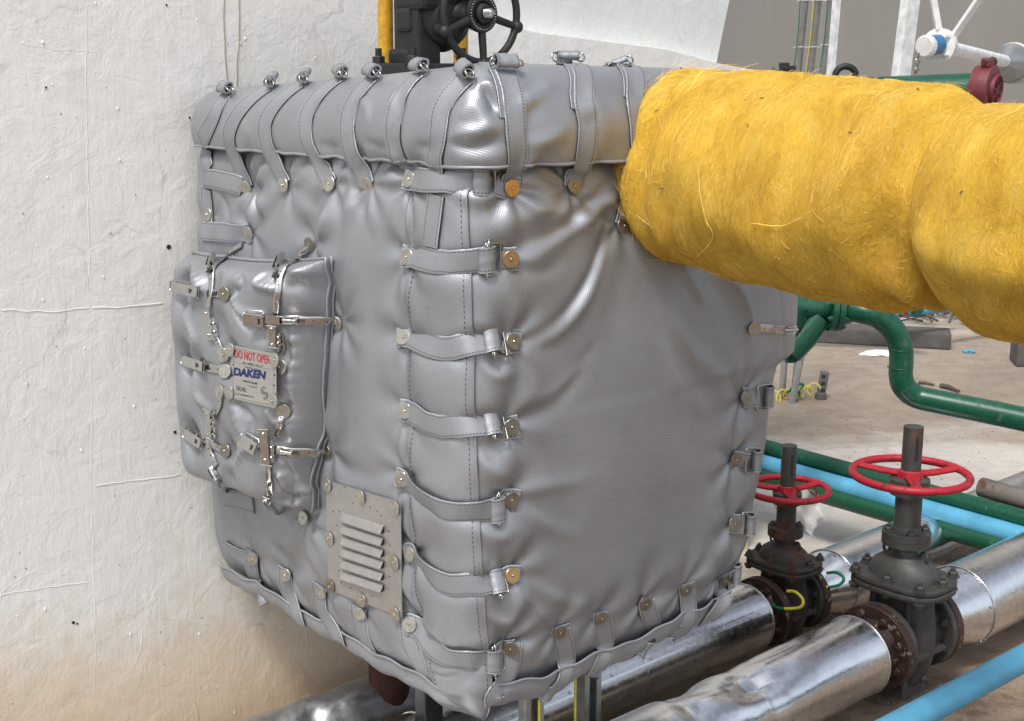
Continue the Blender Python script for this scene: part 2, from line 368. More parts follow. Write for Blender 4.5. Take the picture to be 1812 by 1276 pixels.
def mk_fib():
    m, nt, b = nm('glass_wool_fibre'); n = noise_t(nt, 20, 3)
    nt.links.new(ramp(nt, n, [(.3, (.84, .52, .07)), (.7, (.95, .74, .26))]), b.inputs['Base Color']); b.inputs['Roughness'].default_value = .7
    b.inputs['Specular IOR Level'].default_value = .2
    return m
M['fib'] = mk_fib()
# =================================================================== SETTING: ground, walls, tank
U = Vector((.755, .656, 0)).normalized(); NV = Vector((U.y, -U.x, 0))      # along the wall / out of the wall
A0 = Vector((-.06, 2.178, 0)); ZUP = Vector((0, 0, 1))
def ab(a, b, z): return A0 + U * a - NV * b + ZUP * z
g = MB(); g.add([(-60, -20, 0), (60, -20, 0), (60, 120, 0), (-60, 120, 0)], [(0, 1, 2, 3)], 0, False)
tag(g.build('ground', M['ground']), 'stained pale concrete ground with brown mud', None, None, 'structure')
WB = 1.0                                                  # the wall stands at b = 1
wp = A0 - NV * WB
def onwall(px, py, off=0.0): return onplane(px, py, wp + NV * off, NV)
def wall_mesh(outline_top, a0, z0, thick, off, nx=1, mat=0):
    """outline_top: list of (along, z) for the top; solid slab of real thickness"""
    mb = MB(); top = [wp + NV * off + U * a + ZUP * z for a, z in outline_top]
    bot = [wp + NV * off + U * a + ZUP * z0 for a, z in outline_top]
    n = len(top); back = -NV * thick
    vs = top + bot + [v + back for v in top] + [v + back for v in bot]
    for i in range(n - 1):
        mb.add([top[i], top[i + 1], bot[i + 1], bot[i]], [(0, 3, 2, 1)], 0, False)
        mb.add([top[i], top[i + 1], top[i + 1] + back, top[i] + back], [(0, 1, 2, 3)], 0, False)
        mb.add([top[i] + back, top[i + 1] + back, bot[i + 1] + back, bot[i] + back], [(0, 1, 2, 3)], 0, False)
    mb.add([top[-1], bot[-1], bot[-1] + back, top[-1] + back], [(0, 1, 2, 3)], 0, False)
    mb.add([top[0], bot[0], bot[0] + back, top[0] + back], [(0, 3, 2, 1)], 0, False)
    return mb
def along(P): return (P - wp).dot(U)
pR = onwall(1357, 128); pL = onwall(860, 36); pR2 = onwall(1180, 88)
lt = [(-3.0, 3.4), (along(pL) - .35, 3.4), (along(pL) - .33, pL.z + .12), (along(pL), pL.z), (along(onwall(950, 58)), onwall(950, 58).z), (along(pR2), pR2.z), (along(onwall(1270, 112)), onwall(1270, 112).z), (along(pR), pR.z)]
o = wall_mesh(lt, 0, -.05, .5, 0).build('concrete_wall', M['wall'])
tag(o, 'long rough white-painted concrete wall behind the silver jacket, sand-stained at its foot', 'wall')
# block above, set back a little; its right edge leans
uw = MB(); a1 = along(onwall(1258, 112, -.06)); tp = onwall(1320, -140, -.06)
fr = [wp - NV * .06 + U * (along(pL) - .34) + ZUP * 1.5, wp - NV * .06 + U * a1 + ZUP * 1.55, tp, wp - NV * .06 + U * (along(pL) - .34) + ZUP * (tp.z + 1)]
fr.insert(3, wp - NV * .06 + U * (along(tp) + .25) + ZUP * (tp.z + 1))
bk = [v - NV * .42 for v in fr]; n = len(fr)
uw.add(fr + bk, [tuple(range(n)), tuple(range(2 * n - 1, n - 1, -1))] + [(i, i + n, (i + 1) % n + n, (i + 1) % n) for i in range(n)], 0, False)
tag(uw.build('concrete_block', M['wall2']), 'pale bluish-white concrete block with leaning right edge on top of the long wall', 'wall')
# plaster ridges and joints on the wall: thin raised lines
dr = []
def wall_line(pts, wdt, hgt, name, parent):
    P = catmull([onwall(x, y, .0) for x, y in pts], 26 if len(pts) > 2 else 14); mb = MB()
    rows = []
    for i, p in enumerate(P):
        t = (P[min(i + 1, len(P) - 1)] - P[max(i - 1, 0)]).normalized(); s = t.cross(NV).normalized(); k = wdt * (.6 + .5 * noise.noise(p * 25)); e = (0.25 if i in (0, len(P) - 1) else 1)
        jit = s * noise.noise(p * 40) * .004
        rows.append([list(p + jit + s * k * e - NV * .001), list(p + jit + s * k * .4 * e + NV * hgt * e), list(p + jit - s * k * .4 * e + NV * hgt * e), list(p + jit - s * k * e - NV * .001)])
    return mb.grid(np.array(rows), m=0)
ridges = MB()
rl = [([(155, 0), (152, 150), (156, 330), (158, 520)], .0035, .0035), ([(161, 560), (161, 800), (165, 1000), (170, 1240)], .003, .003), ([(0, 547), (90, 552), (160, 545)], .006, .006), ([(160, 545), (230, 542), (290, 538)], .008, .007),
      ([(166, 860), (240, 850), (320, 840)], .007, .005), ([(0, 1052), (60, 1044), (160, 1030)], .005, .004), ([(0, 1062), (8, 1042), (70, 1005)], .003, .003), ([(280, 1092), (330, 1100), (400, 1106)], .003, .003),
      ([(40, 80), (100, 88), (180, 92)], .003, .002), 
      ([(320, 820), (322, 900), (330, 1030)], .003, .002), ([(252, 1110), (248, 1150), (242, 1170), (260, 1200)], .004, .004), 
      ([(255, 375), (300, 388), (340, 398)], .002, .002), ([(355, 1000), (358, 960), (350, 900)], .003, .003),
      ([(330, 1235), (345, 1245), (350, 1276)], .006, .006), ]
for pts, a, b_ in rl:
    t = wall_line(pts, a * .7, b_ * .15, '', None); bb = len(ridges.v); ridges.v += t.v; ridges.f += [[i + bb for i in f] for f in t.f]; ridges.m += t.m; ridges.sm += t.sm
for k in range(60):      # small paint lumps
    x, y = random.uniform(0, 640), random.uniform(0, 1270); p = onwall(x, y)
    ridges.ball(p, random.uniform(.0012, .003), 0, (1.3, .4, 1.6), None, 8)
ridges.build('paint_ridge', M['wall'], o)['label'] = 'raised paint ridges and seams on the wall'
holes = MB()
for x, y, r in [(299, 437, .009), (295, 9, .004), (82, 155, .004), (336, 208, .004), (196, 413, .002), (310, 765, .006), (130, 1102, .006), (137, 1104, .004), (100, 613, .002), (1230, 128, .006), (1160, 120, .004), (240, 345, .002), (212, 1000, .002)]:
    p = onwall(x, y, .0015); holes.lathe(p - NV * .004, NV, [(0, r * .6), (.004, r * .6), (.0042, r * .4)], 9, 0)
holes.build('drill_hole', M['dark'], o)
dr1 = MB()
for pts in ([(396, -5), (398, 60), (400, 110), (404, 165)], [(424, -5), (423, 60), (420, 120), (419, 160)]):
    P = catmull([onwall(x, y, .001) for x, y in pts], 30); dr1.tube([p + U * noise.noise(p * 18) * .004 for p in P], .0012, 6)
dr1.build('drip_stain', M['drip'], o)
# stainless storage tank behind, vertical cylinder
tk = thing('storage_tank', (7.4, 17.5, 0), 'huge grey stainless steel tank filling the background behind the white posts', 'tank')
mb = MB(); mb.lathe((7.4, 17.5, .25), (0, 0, 1), [(0, 7.5), (9, 7.5)], 160); mb.build('tank_shell', M['tank'], tk)
mb = MB(); mb.lathe((7.4, 17.5, 0), (0, 0, 1), [(0, 7.65), (.25, 7.65)], 120); mb.build('tank_plinth', M['kerb'], tk)
# =================================================================== THE SILVER JACKET
JK = thing('insulation_jacket', ab(.35, .45, .5), 'bulky silver quilted insulation jacket with straps, washers and buckles on the white wall', 'insulation jacket')
Wd = .985; Lm = .85
def smooth_path():
    s = np.linspace(-Wd, Lm + Wd, 1400); a = np.clip(s, 0, Lm); b = np.where(s < 0, -s, np.where(s > Lm, s - Lm, 0))
    ds = s[1] - s[0]
    def sm(x, wd):
        k = int(wd / ds); k += 1 - k % 2; xp = np.pad(x, k // 2, mode='edge'); return np.convolve(xp, np.ones(k) / k, mode='valid')
    for wd in (.13, .09): a = sm(a, wd); b = sm(b, wd)
    return s, a, b
PS, PA, PB_ = smooth_path()
rp = A0 + Vector((0, 0, 0))
def edge_a(px, py):
    p = onplane(px, py, A0, NV); return (p - A0).dot(U), p.z
ed = sorted([edge_a(x, y)[::-1] for x, y in [(1414, 500), (1412, 560), (1405, 622), (1374, 645), (1362, 700), (1356, 780), (1342, 860), (1330, 940), (1310, 1030), (1298, 1085)]])
EZ = np.array([e[0] for e in ed]); EL = np.array([e[1] for e in ed])
def Lz(z): return np.interp(z, np.r_[EZ, 1.38], np.r_[EL, .86]) + .012
def plan(s, z, off=0.0, bmax=.985):
    """s, z arrays -> world points on the jacket's plan outline, offset outward"""
    a = np.interp(s, PS, PA); b = np.interp(s, PS, PB_)
    da = np.interp(s + .002, PS, PA) - np.interp(s - .002, PS, PA); db = np.interp(s + .002, PS, PB_) - np.interp(s - .002, PS, PB_)
    ln = np.hypot(da, db) + 1e-9; na, nb = -db / ln * -1, da / ln * -1     # outward in (a,b)
    # outward normal: left face points to -a ; right face points to -b
    na, nb = db / ln, -da / ln
    a = a * (Lz(z) / Lm); a = a + na * off; b = np.minimum(b + nb * off, bmax)
    X = np.stack([A0.x + U.x * a - NV.x * b, A0.y + U.y * a - NV.y * b, z + 0 * a], -1)
    Nn = np.stack([U.x * na - NV.x * nb, U.y * na - NV.y * nb, 0 * a], -1)
    return X, Nn
ZB, ZT = .535, 1.475
def zdrop(s): return .086 - .018 * np.clip((s + .03) / .18, 0, 1) - .022 * np.clip((s - .45) / .4, 0, 1) - .004 * np.clip(-s / .9, 0, 1) - .026 * np.exp(-((s - .02) / .10) ** 2)
def body_base(s, z):
    t = (z - ZB) / (ZT - ZB)
    off = .018 * np.sin(np.pi * np.clip(t, 0, 1)) ** .6 * 1.0
    fl = np.exp(-((s + .40) / .28) ** 2) * .012 + np.exp(-((s - .42) / .22) ** 2) * .022 * np.sin(np.pi * np.clip(t, 0, 1)) ** 1.0
    off = off + fl - .03 * np.clip(1 - t / .10, 0, 1) ** 2 - .02 * np.clip(1 - (1 - t) / .06, 0, 1)
    return plan(s, z - zdrop(s) * np.clip(1 - t / .7, 0, 1) ** 1.5, off)
def cap_base(s, v):
    """v 0..1 lip to crest, 1..2 over the top"""
    ds = np.clip(-s, 0, 1) / .95; zt = 1.622 - .046 * ds - .012 * np.clip(s, 0, .9)
    th = -.42 + (np.pi / 2 + .42) * np.clip(v, 0, 1); Rr = .085
    off = .027 + .012 * np.clip(s / .3, 0, 1) + Rr * (np.cos(th) - 1); z = 1.452 + (zt - 1.452) * (np.sin(th) + .41) / 1.41
    X, N = plan(s, z, off, .945); N = N * np.cos(th)[..., None]; N[..., 2] = np.sin(th)
    k = np.clip(v - 1, 0, 1)[..., None]; cx = np.array(ab(.42, .5, 0)); Y = X.copy(); Y[..., 0] = X[..., 0] * (1 - k[..., 0]) + cx[0] * k[..., 0]; Y[..., 1] = X[..., 1] * (1 - k[..., 0]) + cx[1] * k[..., 0]
    Y[..., 2] = X[..., 2] + .006 * np.sin(np.pi * k[..., 0])
    return Y, N
def bot_base(s, v):
    """v 0..1: bottom panel from the seam, curling under"""
    th = -.2 + v * (np.pi / 2 + .2); off = .004 - .055 * (1 - np.cos(np.clip(th, 0, 2))) + .004 * np.sin(np.pi * v)
    z = .548 + .0035 * np.sin(s * 23) + .0025 * np.sin(s * 61) - zdrop(s) - .05 * np.sin(np.clip(th, -.2, 2))
    X, N = plan(s, z, off - .006); N = N * np.cos(th)[..., None]; N[..., 2] = -np.sin(th); return X, N
def tris_bvh(Ps):
    vs = []; fs = []
    for P in Ps:
        nr, nc = P.shape[:2]; b = len(vs); vs += [tuple(v) for v in P.reshape(-1, 3)]
        i, j = np.meshgrid(np.arange(nr - 1), np.arange(nc - 1), indexing='ij'); q = (b + i * nc + j)
        for r_ in np.stack([q, q + 1, q + nc + 1, q + nc], -1).reshape(-1, 4).tolist(): fs.append(r_)
    return BVHTree.FromPolygons(vs, fs)
def hit(bvh, px, py):
    d = ray(px, py).normalized(); loc, n, i, dist = bvh.ray_cast(CAM, d)
    if loc is None:
        best = None
        for k in range(90):
            p = CAM + d * (2.1 + k * .015); q, nn, i, dd = bvh.find_nearest(p)
            if best is None or dd < best[0]: best = (dd, q, nn)
        loc, n = best[1], best[2]
    if n.dot(d) > 0: n = -n
    return loc, n
sg, zg = np.meshgrid(np.linspace(-Wd, Lm + .45, 200), np.linspace(ZB, ZT, 90)); B0, _ = body_base(sg, zg)
sc_, vc_ = np.meshgrid(np.linspace(-Wd, Lm + .45, 200), np.linspace(0, 1.15, 30)); C0, _ = cap_base(sc_, vc_)
sb_, vb_ = np.meshgrid(np.linspace(-Wd, Lm + .45, 200), np.linspace(0, 1, 12)); D0, _ = bot_base(sb_, vb_)
bvB = tris_bvh([B0]); bvA = tris_bvh([B0, C0, D0])
# ---- where everything is fastened (photo pixels)
TOPS = [  # buckle, path..., washer, washer kind
    [(403, 170), (378, 215), (370, 262), (372, 300)], [(480, 156), (418, 212), (409, 255), (435, 331)], [(538, 150), (477, 205), (474, 255), (505, 328)],
    [(602, 143), (548, 200), (547, 255), (586, 326)], [(660, 143), (622, 195), (618, 250), (650, 326)], [(743, 134), (706, 190), (700, 245), (727, 300)],
    [(825, 140), (786, 190), (777, 240), (775, 300)], [(893, 128), (907, 180), (912, 240), (905, 330)], [(1006, 112), (1030, 165), (1038, 230), (1013, 331)], [(1098, 110), (1122, 160), (1128, 230), (1118, 320), (1100, 400)]]
TW = [None, 'wash', 'wash', 'wash', 'wash', None, None, None, 'washd', 'washd']
CORN = [((725, 318), (851, 320), (905, 333), 'wash', 'washw'), ((721, 455), (859, 457), (903, 458), 'wash', 'washw'), ((715, 597), (866, 605), (908, 605), 'wash', 'washd'), ((718, 727), (866, 752), (905, 755), 'wash', 'washd'),
        ((712, 848), (875, 899), (905, 884), 'wash', 'washd'), ((726, 980), (876, 1032), (906, 1018), 'wash', 'washw'), ((725, 1105), (867, 1167), (903, 1147), 'wash', 'washd')]
CMID = [(790, 322), (785, 464), (785, 616), (780, 752), (790, 900), (790, 1030), (790, 1157)]
BOTS = [[(448, 988), (455, 1025), (468, 1062)], [(506, 1017), (514, 1052), (530, 1090)], [(568, 1048), (577, 1088), (602, 1128)], [(637, 1085), (644, 1120), (662, 1152)], [(724, 1105), (732, 1150), (762, 1197)],
        [(905, 1150), (895, 1195), (872, 1228)], [(990, 1118), (1000, 1165), (993, 1205), (972, 1238)], [(1063, 1093), (1069, 1140), (1060, 1175), (1047, 1198)], [(1142, 1068), (1150, 1115), (1146, 1150), (1128, 1172)], [(1213, 1044), (1218, 1082), (1208, 1112), (1196, 1130)], [(1284, 1026), (1278, 1062), (1252, 1092)]]
EDGE = [((1319, 703), (1357, 701)), ((1301, 813), (1335, 814)), ((1299, 926), (1324, 927)), ((1282, 1027), (1307, 1022))]
LOOSE = [(435, 331), (440, 412), (368, 380), (552, 430), (597, 571), (580, 800), (541, 916)]
LOUV = [(580, 857), (639, 878), (700, 898), (584, 952), (699, 995), (586, 1037), (641, 1061), (700, 1086)]
DIM = []
for k, t in enumerate(TOPS):
    if TW[k]: DIM.append((hit(bvA, *t[-1])[0], .011, .030))
for l, r_, w_, _, _ in CORN: DIM.append((hit(bvA, *l)[0], .016, .035)); DIM.append((hit(bvA, *w_)[0], .014, .032))
for t in BOTS: DIM.append((hit(bvA, *t[0])[0], .012, .030))
for w_, r_ in EDGE: DIM.append((hit(bvA, *w_)[0], .012, .03)); 
for w_ in LOOSE: DIM.append((hit(bvA, *w_)[0], .012, .03))
# ---- folds: (pixel polyline, height (+ ridge / - valley), width)
FOLD = [([(1090, 310), (1030, 372), (985, 410), (930, 442)], -.010, .014), ([(1095, 345), (1020, 400), (925, 462)], .010, .016), ([(1075, 400), (1045, 490), (990, 570), (930, 606)], -.012, .014), ([(1068, 450), (1035, 530), (985, 585), (925, 618)], .012, .014),
        ([(1010, 350), (960, 372), (905, 398)], .008, .018), ([(900, 365), (862, 372)], -.006, .012), ([(1055, 610), (1000, 690), (930, 740)], -.006, .02), ([(1040, 640), (975, 700), (925, 722)], .006, .016),
        ([(1268, 478), (1305, 508), (1326, 555), (1326, 592)], .012, .010), ([(1255, 500), (1290, 540), (1306, 600)], -.007, .022), ([(1205, 470), (1225, 500), (1245, 530)], .008, .012), ([(1180, 560), (1230, 630), (1300, 690)], .008, .022), ([(1170, 610), (1210, 700), (1290, 800)], .007, .026),
        ([(1195, 640), (1225, 730), (1285, 770)], -.005, .02), ([(1100, 420), (1095, 520), (1080, 620)], -.006, .03), ([(1380, 490), (1382, 640)], -.006, .006),
        ([(915, 1030), (950, 1085), (985, 1110)], .006, .012), ([(918, 1015), (980, 1058), (1060, 1080)], .006, .014), ([(915, 1040), (925, 1085)], .005, .01), ([(915, 890), (965, 930), (1020, 950)], .006, .016), ([(918, 875), (975, 860), (1040, 850)], .005, .016),
        ([(850, 960), (870, 995), (860, 1010)], -.006, .010), ([(846, 800), (865, 830), (905, 850)], .006, .012), ([(845, 640), (880, 665), (915, 655)], .006, .012), ([(850, 940), (885, 955), (910, 940)], .005, .012), ([(860, 1085), (890, 1105), (915, 1095)], .006, .010),
        ([(915, 475), (960, 480), (1000, 460)], -.005, .014), ([(915, 345), (985, 378), (1060, 345)], .007, .016),
        ([(576, 372), (570, 410), (556, 455)], .012, .014), ([(560, 350), (548, 392), (520, 420)], -.005, .02), ([(712, 340), (716, 395), (706, 450)], .007, .011), ([(706, 470), (708, 530), (700, 590)], .007, .011), ([(702, 612), (706, 665), (702, 722)], .006, .011), ([(704, 742), (708, 790), (700, 842)], .006, .011),
        ([(615, 300), (598, 370), (590, 450)], -.006, .016), ([(615, 300), (638, 370), (660, 440)], -.006, .016), ([(615, 300), (618, 390), (612, 480)], .004, .016), ([(500, 345), (480, 380), (440, 400)], -.004, .018), ([(520, 345), (545, 372), (562, 400)], .005, .016),
        ([(600, 480), (592, 600), (600, 760)], -.004, .02), ([(650, 500), (640, 640), (650, 780)], .003, .03), ([(580, 812), (640, 840), (700, 850)], -.005, .018), ([(560, 930), (550, 980), (565, 1040)], .007, .014), ([(470, 950), (500, 985), (530, 1010)], -.006, .016), ([(540, 930), (520, 960), (470, 960)], .005, .02),
        ([(385, 330), (400, 380), (398, 400)], -.010, .012), ([(728, 345), (726, 430)], -.006, .006), ([(430, 900), (440, 960)], -.01, .010),
        ([(770, 1190), (800, 1200), (835, 1190)], -.009, .012), ([(800, 1215), (840, 1225)], .008, .01)]
FS = []
for pts, h, wd in FOLD:
    P = catmull([hit(bvA, *p)[0] for p in pts], 12); FS.append((np.array([list(p) for p in P]), h, wd))
PUCK = []     # puckers radiating from fasteners
for c, dpt, sg_ in DIM: PUCK.append((np.array(c), rng.integers(4, 8), rng.uniform(0, 6.28), rng.uniform(.0022, .0045)))
def lown(X, sc_=1.0, seed=0):
    o = np.zeros(X.shape[:-1]); r_ = np.random.default_rng(seed)
    for k in range(10):
        f = r_.normal(size=3); f = f / np.linalg.norm(f) * r_.uniform(5, 28) * sc_; o += np.sin(X @ f + r_.uniform(0, 6.28)) / (1 + np.linalg.norm(f) / 12)
    return o / 4
def disp(X, N):
    d = lown(X, 1, 3) * .0035 + lown(X, 2.3, 8) * .0014
    sx = X @ np.array(U); nx = X @ np.array(NV)
    for c, dpt, sg_ in DIM:
        c = np.array(c); r2 = ((X - c) ** 2).sum(-1); d -= dpt * np.exp(-r2 / (2 * sg_ ** 2))
    for c, n_, ph, am in PUCK:
        v = X - c; r = np.sqrt((v ** 2).sum(-1)); m = r < .22
        th = np.arctan2(v[..., 2], v @ np.array(U) + v @ -np.array(NV))
        d += m * am * np.cos(n_ * th + ph + r * 8) * np.exp(-((r - .05) / .045) ** 2)
    for P, h, wd in FS:
        best = np.full(X.shape[:-1], 9.); tt = np.zeros(X.shape[:-1])
        lo = P.min(0) - wd * 4; hi = P.max(0) + wd * 4; m = ((X > lo) & (X < hi)).all(-1)
        if not m.any(): continue
        Xm = X[m]; bm_ = np.full(len(Xm), 9.); tm = np.zeros(len(Xm))
        for i in range(len(P) - 1):
            a, b = P[i], P[i + 1]; ba = b - a; t = np.clip(((Xm - a) @ ba) / (ba @ ba), 0, 1); q = a + t[:, None] * ba; dd = np.sqrt(((Xm - q) ** 2).sum(-1))
            u = dd < bm_; bm_ = np.where(u, dd, bm_); tm = np.where(u, (i + t) / (len(P) - 1), tm)
        e = np.sin(np.pi * np.clip(tm * .92 + .04, 0, 1)) ** .6
        ww = wd * (.75 + .5 * tm)
        d[m] += h * .85 * e * np.exp(-(bm_ / ww) ** 2)
    return d
# strap grooves on the corner and the lid
GRV = []
for (l, r_, w_, _, _), mid in zip(CORN, CMID): GRV.append(([l, mid, r_, w_], -.013, .020))
for t in TOPS: GRV.append((t[:3], -.008, .018))
for t in BOTS: GRV.append((t, -.006, .016))
for pts, h, wd in GRV:
    P = catmull([hit(bvA, *p)[0] for p in pts], 12); FS.append((np.array([list(p) for p in P]), h, wd))
capf = [([(855, 150), (872, 178), (880, 200)], -.014, .010), ([(872, 165), (862, 150), (840, 160)], .009, .010), ([(800, 255), (840, 262), (885, 250)], -.010, .012), ([(800, 240), (850, 232), (880, 215)], .010, .014), ([(920, 190), (950, 170), (975, 150)], .009, .014), ([(935, 255), (975, 245), (1005, 225)], .007, .016),
        ([(720, 180), (728, 150), (740, 140)], .007, .014), ([(735, 260), (765, 262), (775, 245)], -.007, .012), ([(648, 250), (675, 262), (700, 250)], -.006, .012), ([(632, 170), (650, 200), (640, 250)], .006, .012), ([(560, 255), (590, 262), (615, 255)], -.004, .012), ([(700, 160), (690, 200)], .006, .012),
        ([(1045, 160), (1060, 200), (1075, 250)], .006, .02), ([(960, 150), (940, 210), (950, 260)], -.005, .02), ([(430, 215), (440, 255)], .004, .02), ([(855, 215), (835, 190), (820, 215)], .008, .016)]
for pts, h, wd in capf:
    P = catmull([hit(bvA, *p)[0] for p in pts], 12); FS.append((np.array([list(p) for p in P]), h, wd))
def surf_grid(fn, s, t, off=0.0, dfac=1.0):
    S_, T_ = np.meshgrid(s, t); X, N = fn(S_, T_); d = disp(X, N) * (dfac if fn is not bot_base else 1 - .8 * T_) + off
    uv = np.stack([S_, T_ if fn is body_base else T_ * .17], -1)
    return X + N * d[..., None], uv
fineS = np.concatenate([np.arange(-Wd, Lm + .12, .0042), np.arange(Lm + .14, Lm + Wd, .02)])
Bp, Buv = surf_grid(body_base, fineS, np.arange(ZB, ZT, .0045)); Buv[..., 1] += 0
Cp, Cuv = surf_grid(cap_base, fineS, np.concatenate([np.linspace(0, 1, 56), np.linspace(1.02, 1.3, 10), np.linspace(1.35, 1.99, 8)]))
Dp, Duv = surf_grid(bot_base, fineS, np.concatenate([np.linspace(0, 1, 22)]), 0, .6)
body = MB().grid(Bp, uv=Buv).build('jacket_body', M['cloth'], JK)
capo = MB(); capo.grid(Cp, uv=Cuv)
lipin = Cp[0] + 0; inner, _ = cap_base(fineS[None, :], np.zeros((1, len(fineS)))); Nn = plan(fineS, 1.45 + 0 * fineS)[1]
capo.grid(np.stack([Cp[0] - Nn * .02, Cp[0]]), uv=np.stack([Cuv[0], Cuv[0]])); capo.build('jacket_lid', M['cloth'], JK)
bt = MB(); bt.grid(Dp, uv=Duv, flip=True); cen = np.repeat(Dp[-1].mean(0)[None, :], len(fineS), 0); cen = Dp[-1] * .05 + cen * .95
bt.grid(np.stack([Dp[-1], cen]), uv=np.stack([Duv[-1], Duv[-1]])); bt.build('bottom_panel', M['cloth'], JK)
pp = MB(); pts = [Vector(Cp[0, i]) + Vector(Nn[i]) * .001 for i in range(0, int(len(fineS)), 2) if fineS[i] < Lm + .2]
pp.tube(pts, .0032, 8); pp.build('lid_piping', M['strap'], JK)
pp = MB(); Nb = Nn; pts = [Vector(Dp[0, i]) + Vector(Nb[i]) * .004 for i in range(0, len(fineS), 2) if fineS[i] < Lm + .1]; pp.tube(pts, .0026, 8)
pp.build('bottom_piping', M['strap'], JK)
BVJ = tris_bvh([Bp[:, ::1], Cp[:66], Dp])
# corner flap: a second sheet of cloth wrapped round the near corner under the straps
def st_of(px, py):
    p = np.array(hit(BVJ, px, py)[0]); k = ((Bp - p) ** 2).sum(-1).argmin(); i, j = divmod(k, Bp.shape[1]); return fineS[j], p[2]
zz = np.arange(.432, 1.462, .0045)
eL = [st_of(x, y) for x, y in [(727, 345), (722, 500), (727, 620), (728, 700), (727, 760), (727, 880), (736, 1000), (752, 1090), (760, 1150)]]
eR = [st_of(x, y) for x, y in [(829, 360), (833, 500), (838, 640), (840, 720), (845, 800), (850, 930), (853, 1000), (860, 1110), (866, 1200)]]
def fl_edge(E):
    E = sorted([(z, s) for s, z in E]); return np.interp(zz, [e[0] for e in E], [e[1] for e in E])
sl, sr = fl_edge(eL), fl_edge(eR); kk = np.linspace(0, 1, 46)
S2 = sl[:, None] * (1 - kk) + sr[:, None] * kk; Z2 = zz[:, None] + 0 * S2
sk = np.clip(1 - (zz - .432) / .09, 0, 1)[:, None]
X2, N2 = body_base(S2, np.clip(Z2 + .080 * np.clip(1 - (Z2 - .45) / .65, 0, 1) ** 1.5, .560, 2)); X2[..., 2] = Z2 - sk * .012 * (kk[None, :] ** 2)
lift = .005 + .010 * (np.sin(np.pi * kk[None, :]) ** .7) * (1 - np.exp(-((Z2[:, :1] * 0 + 1)) )) + .004 * np.sin(zz * 31)[:, None] * np.sin(np.pi * kk)[None, :]
X2 = X2 + N2 * (disp(X2, N2) * (.25 + .75 * (1 - sk)) + lift + sk * .016 - .05 * sk ** 3)[..., None]
fl = MB(); uv2 = np.stack([S2, Z2], -1); fl.grid(X2, uv=uv2)
for col in (0, -1):
    e = X2[:, col]; fl.grid(np.stack([e, e - N2[:, col] * .009]), uv=np.stack([uv2[:, col], uv2[:, col]]))
    fl.tube([Vector(p) for p in e[::3]], .0016, 6)
fl.grid(np.stack([X2[0], X2[0] - N2[0] * .01]), uv=np.stack([uv2[0], uv2[0]]))
fl.build('corner_flap', M['cloth'], JK)
for col in (4, 42):
    st = MB()
    for i in range(0, len(zz) - 2, 2): st.tube([Vector(X2[i, col] + N2[i, col] * .0008), Vector(X2[i + 1, col] + N2[i + 1, col] * .0008)], .0006, 4, cap=False)
    st.build('stitching', M['dark'], JK)
BVK = tris_bvh([Bp, Cp[:66], Dp, X2])
# ---- ribbons draped on the jacket
def pushout(p, bvh, off):
    q, n, i, dd = bvh.find_nearest(p)
    if n.dot(q - CAM) > 0: n = -n
    h = (p - q).dot(n)
    if h < off: p = p + n * (off - h)
    return p, n
def ribbon(mb, ctrl, bvh, width, off=.003, thick=.0036, n=None, m=0, pulls=0.0, edgepush=True, y0=0.0):
    L = sum((ctrl[i + 1] - ctrl[i]).length for i in range(len(ctrl) - 1)); n = n or max(8, int(L / .006))
    P = catmull(ctrl, n); NN = []
    for i in range(n): P[i], nn = pushout(P[i], bvh, off); NN.append(nn)
    for _ in range(3):
        NN = [(NN[max(i - 2, 0)] + NN[max(i - 1, 0)] + NN[i] + NN[min(i + 1, n - 1)] + NN[min(i + 2, n - 1)]).normalized() for i in range(n)]
        P = [P[i] if i in (0, n - 1) else (P[i - 1] + P[i] * 2 + P[i + 1]) / 4 for i in range(n)]
    rows = []; uvs = []; l = y0; hw = width / 2
    prof = [(-1, -thick), (-1, 0), (-.9, .0006), (-.5, .0008), (0, .001), (.5, .0008), (.9, .0006), (1, 0), (1, -thick)]
    for i in range(n):
        t = (P[min(i + 1, n - 1)] - P[max(i - 1, 0)]).normalized(); nn = (NN[i] - t * NN[i].dot(t)).normalized(); sd_ = t.cross(nn); sd_ = -sd_
        if i: l += (P[i] - P[i - 1]).length
        row = []; ur = []
        for x, h in prof:
            q = P[i] + sd_ * (x * hw) + nn * h
            if edgepush and h >= 0: 
                q2, _ = pushout(q, bvh, off * .7 + h); q = q2
            elif edgepush: q = Vector(row[-1]) - nn * thick if row else q
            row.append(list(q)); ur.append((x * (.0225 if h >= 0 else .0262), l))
        row[0] = list(Vector(row[1]) - nn * thick)
        rows.append(row); uvs.append(ur)
    G_ = np.array(rows); mb.grid(G_, uv=np.array(uvs), m=m)
    for e in (0, -1): mb.add(G_[e].tolist(), [list(range(9))] if e == 0 else [list(range(9))[::-1]], m, False, [tuple(u) for u in uvs[e]])
    return P, NN, l
def mk_washer(mat):
    mb = MB(); r = .0148
    mb.lathe((0, 0, 0), (0, 0, 1), [(0, r), (.0012, r), (.0017, r * .96), (.0017, r * .22), (.0012, r * .17)], 30, capped=True)
    mb.lathe((0, 0, 0.0005), (0, 0, 1), [(0, .0021), (.0028, .0021), (.0036, .0012), (.0036, .0001)], 10, 1)
    me_o = mb.build('washer', [mat, M['steel']]); return me_o
WPROTO = {k: mk_washer(M[k]) for k in ('wash', 'washw', 'washd')}
WUSED = set()
